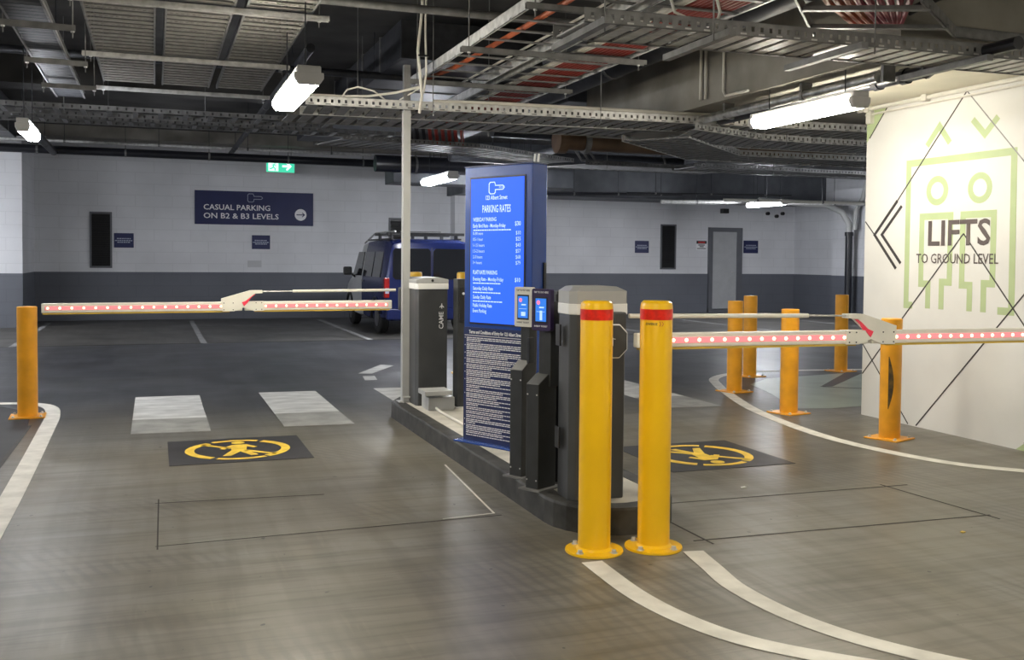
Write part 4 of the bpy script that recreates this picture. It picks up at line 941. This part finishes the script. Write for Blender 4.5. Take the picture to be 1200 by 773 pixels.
# cable drop and loops above the post
e = empty('cable_drop', 'pair of pale cables dropping from slab to the long bright tray', 'cable', (2.30, 8.86, 2.88))
MB().tube([(0, .0, H-2.88), (.01, .0, .9), (-.03, .0, .5), (.015, .02, .1), (.0, .05, -.06)], .014, 7).build('conduit_stem', conduit_m, e)
MB().tube([(.05, .0, H-2.88), (.04, .0, .7), (.05, .0, .3), (.03, .02, .12)], .010, 7).build('thin_cable', cable_w, e)
for z in (.85, .45): MB().box(-.03, .07, -.02, .02, z, z+.015).build('cable_tie', black, e)
tag(MB().tube([(2.30, 8.9, 3.06), (2.1, 9.0, 3.01), (1.85, 9.05, 2.97), (1.6, 9.12, 2.965), (1.35, 9.14, 2.965)], .012, 7).build('white_cable', cable_w), 'white cable sweeping left from the drop along the bright tray', 'cable')
tag(MB().tube([(1.62, 9.1, 2.96), (1.66, 9.08, 3.02), (1.76, 9.06, 3.05), (1.90, 9.04, 3.02), (2.02, 9.06, 2.94)], .008, 7).build('white_cable', cable_w), 'small looped white cable rising above the bright tray left of post', 'cable')
tag(MB().tube([(2.30, 8.9, 3.05), (2.24, 8.95, 3.01), (2.14, 9.02, 2.95)], .007, 7).build('white_cable', cable_w), 'thin white cable curling beside the top of the post', 'cable')
tag(MB().tube([(3.30, 5.55, H-.01), (3.31, 5.6, 3.5), (3.34, 5.45, 3.05), (3.28, 5.4, 2.93)], .010, 7).build('white_cable', cable_w), 'white cable hanging down to the near upper right tray', 'cable')
tag(MB().tube([(2.9, 5.6, H-.01), (2.95, 5.62, 3.5), (3.02, 5.45, 3.02), (3.2, 5.4, 2.94)], .010, 7).build('white_cable', cable_w), 'white cable curving onto the near upper right tray further left', 'cable')

# middle distance trays, ducts and pipes
tray('dull tray hanging behind the post, with black and red cables dropping in', [(2.25, 12.55), (4.15, 12.8), (6.1, 14.1)], [(2.0, 13.4), (3.9, 13.7), (5.7, 14.8)], 2.98, .06, .16, .09, .062, galvd, galvd, rods=((2.5, 12.6), (3.9, 12.8)))
for i in range(9):
    x = 3.2+.09*i; tag(MB().tube([(x-.2, 12.9, 3.5), (x-.05, 12.85, 3.4), (x, 12.9, 3.2), (x+.08, 13.1, 3.03), (x+.1, 13.6, 3.02)], .026, 7).build('power_cable', cable_r if i > 2 else cable_k), 'dull red cable arching down into the tray left of the kiosk top' if i > 2 else 'black cable arching into the tray right behind the post', 'cable', 'red cables arching into the middle tray' if i > 2 else 'black cables behind the post')
tray('dull tray across the left distance below the three perforated trays', [(-4.5, 12.85), (2.3, 12.9)], [(-4.5, 13.5), (2.3, 13.5)], 3.22, .06, .3, .06, .1, galvd, galvd, rods=((-1.0, 12.9), (.6, 12.9), (1.6, 12.9)))
tray('distant tray across the left, just above the black pipe', [(-4.5, 15.0), (3.6, 15.0)], [(-4.5, 15.5), (3.6, 15.5)], 3.36, .06, .3, .06, .1, galvd, galvd, rods=((-.6, 15.1), (1.8, 15.1)))
tray('distant perforated tray to the right of the kiosk top with grey cables', [(6.4, 14.35), (9.3, 14.35)], [(6.0, 15.2), (9.0, 15.2)], 2.98, .065, .16, .09, .062, galvd, galvd, rods=((6.8, 14.4), (8.6, 14.4)))
tray('distant perforated tray reaching right to the lifts wall corner', [(7.8, 13.4), (10.4, 13.5), (13.5, 13.5)], [(7.8, 14.1), (10.4, 14.1), (13.5, 14.1)], 2.92, .065, .16, .09, .062, galvd, galvd, rods=((9.3, 13.5), (11.4, 13.6)))
for i in range(3):
    tag(MB().tube([(6.1+.12*i, 14.2, 3.55), (6.15+.12*i, 14.35, 3.3), (6.4+.12*i, 14.5, 3.06), (7.4+.1*i, 14.6, 3.03), (8.8, 14.6+.05*i, 3.03)], .022, 7).build('power_cable', galvd), 'grey cable curving down into the distant tray right of kiosk', 'cable', 'grey cables right of the kiosk top')
e = empty('brown_pipe', 'large brown lagged pipe to the right of the kiosk top', 'pipe', (4.84, 11.72, 3.0))
MB().tube([(0, 0, 0), (4.4, .05, 0)], .12, 18).build('pipe_run', copper, e, smooth=True); MB().tube([(-.02, 0, 0), (.1, 0, 0)], .165, 18).build('flange', copper, e); MB().tube([(.35, 0, 0), (.42, 0, 0)], .15, 18).build('collar', galvd, e); MB().tube([(2.6, .06, 0), (2.66, .06, 0)], .148, 18).build('collar', galvd, e)
for x in (.9, 3.2): MB().tube([(x, 0, .13), (x, 0, H-3.0)], .006, 6).build('hanger_rod', darksteel, e)
def pipe(a, b, r, m_, label, name='service_pipe', hang=2):
    c = Vector(a); e = empty(name, label, 'pipe', a); d_ = Vector(b)-c
    MB().tube([(0, 0, 0), tuple(d_)], r, 14).build('pipe_run', m_, e, smooth=True)
    for k in range(hang):
        p = d_*((k+.5)/hang); x, y = c.x+p.x, c.y+p.y
        top = TOP(x, y)
        MB().tube([(p.x, p.y, p.z+r*.8), (p.x, p.y, top-c.z)], .006, 6).build('hanger_rod', darksteel, e)
        ax = d_.normalized(); MB().tube([tuple(p-ax*.02), tuple(p+ax*.02)], r*1.08, 14).build('pipe_clamp', galvd, e)
    return e
pipe((-8, 21.9, 3.60), (6.9, 22.2, 3.60), .085, blackpipe, 'long black pipe across the far wall just under the slab', hang=9)
pipe((-8, 21.9, 3.78), (4.6, 22.1, 3.78), .03, galv, 'thin pale pipe just above the long black pipe at the far wall', hang=7)
pipe((1.6, 10.9, 3.75), (1.6, 23.0, 3.75), .05, darksteel, 'dark pipe running lengthwise high above the driveway centre', hang=4)
pipe((-1.9, 5, 3.55), (-1.9, 22, 3.55), .07, blackpipe, 'black pipe running lengthwise at the upper left edge', hang=5)
pipe((-7, 8.3, 3.6), (5.0, 8.3, 3.62), .035, galvd, 'grey pipe crossing high above the three perforated trays', hang=4)
pipe((-7, 11.9, 3.7), (5.0, 12.0, 3.7), .045, darksteel, 'dark pipe crossing high behind the perforated trays', hang=5)
pipe((5.0, 14.8, 3.5), (16, 14.9, 3.5), .11, darksteel, 'thick dark pipe crossing behind the concrete beam', hang=4)
pipe((5.0, 17.2, 3.35), (16.5, 17.3, 3.35), .13, darksteel, 'thick dark pipe crossing the distance right of the kiosk', hang=4)
pipe((4.55, 6.2, 3.55), (4.55, 15.0, 3.5), .14, darksteel, 'thick dark pipe alongside the concrete beam at the top', hang=4)
pipe((6.3, 9.4, 3.3), (6.3, 22.5, 3.3), .06, darksteel, 'dark lengthwise pipe receding above the brown pipe', hang=4)
pipe((9.2, 18.5, 2.86), (13.0, 18.2, 2.9), .02, blackpipe, 'thin black rail hung before the far wall right of kiosk', hang=3)
pipe((7.2, 20.4, 2.9), (11.5, 20.3, 3.0), .035, blackpipe, 'thin black pipe hung low before the far wall at centre right', hang=4)
pipe((11.5, 21.3, 2.88), (17.0, 20.6, 2.95), .05, galv, 'pale pipe hung low near the distant batten light', hang=3)
pipe((12.0, 19.3, 2.84), (17.0, 18.9, 2.84), .035, cream, 'thin pale pipe hung low over the far right bays', hang=3)
pipe((3.9, 18.4, 3.25), (7.0, 18.4, 3.25), .16, blackpipe, 'thick black drain pipe with open end above the van', hang=2)
def duct(x0, x1, y0, y1, z0, z1, label, m_=darkduct, hang=2):
    e = empty('air_duct', label, 'air duct', (x0, y0, z0)); MB().box(0, x1-x0, 0, y1-y0, 0, z1-z0).build('duct_run', m_, e, .01)
    n = int(max(x1-x0, y1-y0)/1.2)
    m = MB(); alongx = (x1-x0) > (y1-y0)
    for k in range(1, n+1):
        f = k/(n+1)
        m = MB()
        if alongx: c_ = (x1-x0)*f; m.box(c_-.02, c_+.02, -.015, y1-y0+.015, -.015, z1-z0+.015)
        else: c_ = (y1-y0)*f; m.box(-.015, x1-x0+.015, c_-.02, c_+.02, -.015, z1-z0+.015)
        m.build('flange_joint', galvd, e)
    for k in range(hang):
        f = (k+.5)/hang
        for s_ in (0, 1):
            px, py = ((x1-x0)*f, s_*(y1-y0)) if alongx else (s_*(x1-x0), (y1-y0)*f)
            y_ = y0+py; top = (3.85 if 15.2 < y_ < 15.8 else H)-z0
            MB().tube([(px, py, 0), (px, py, top)], .006, 6).build('hanger_rod', darksteel, e)
duct(4.6, 8.6, 19.9, 20.7, 3.02, 3.4, 'grey sheet metal duct above the van beside the far batten', hang=2)
duct(2.6, 4.3, 10.9, 19.5, 3.72, 4.15, 'dark air duct running lengthwise high above the post', darksteel, 3)
duct(9.5, 16.5, 15.9, 16.7, 3.3, 3.75, 'wide dark air duct in the distance left of the lifts wall', darksteel, 3)
duct(-4.6, -2.4, 6.0, 20.5, 3.65, 4.15, 'large dark air duct at the upper left edge', darksteel, 3)
duct(5.1, 9.5, 12.0, 12.7, 3.55, 4.0, 'dark air duct behind the concrete beam', darkduct, 2)
# right far wall pipes
e = empty('drain_stack', 'black vertical drain stack with white elbow in the far right corner', 'drain pipe', (16.9, 21.15, 0))
MB().tube([(0, 0, 0), (0, 0, 2.2)], .09, 14).build('lower_stack', blackpipe, e, smooth=True); MB().tube([(0, 0, 2.2), (0, 0, 2.45), (-.15, .1, 2.75), (-.5, .3, 2.95), (-2.5, .35, 3.0)], .08, 12).build('white_elbow', capgrey, e, smooth=True)
MB().tube([(0, 0, 2.14), (0, 0, 2.24)], .11, 14).build('collar', blackpipe, e)
MB().tube([(.1, -.1, 2.3), (.12, -.1, 2.8), (.25, -.2, 3.1), (.3, -.3, 3.6)], .06, 12).build('branch', capgrey, e, smooth=True)
for i, (x, z) in enumerate(((16.55, 2.83), (16.85, 2.76), (17.05, 2.84))): tag(MB().tube([(x, 24.22, z), (x, 24.3, z)], .05, 12).build('wall_vent_hole', black), ['small round black wall fitting at far right, left of the three', 'small round black wall fitting at far right, lowest of the three', 'small round black wall fitting at far right, right of the three'][i], 'wall fitting', None)
tag(MB().box(15.0, 15.2, 24.15, 24.3, 2.8, 2.93).build('wall_sensor', black, None, .01), 'small black box fixed to the far wall above the pale door', 'sensor')
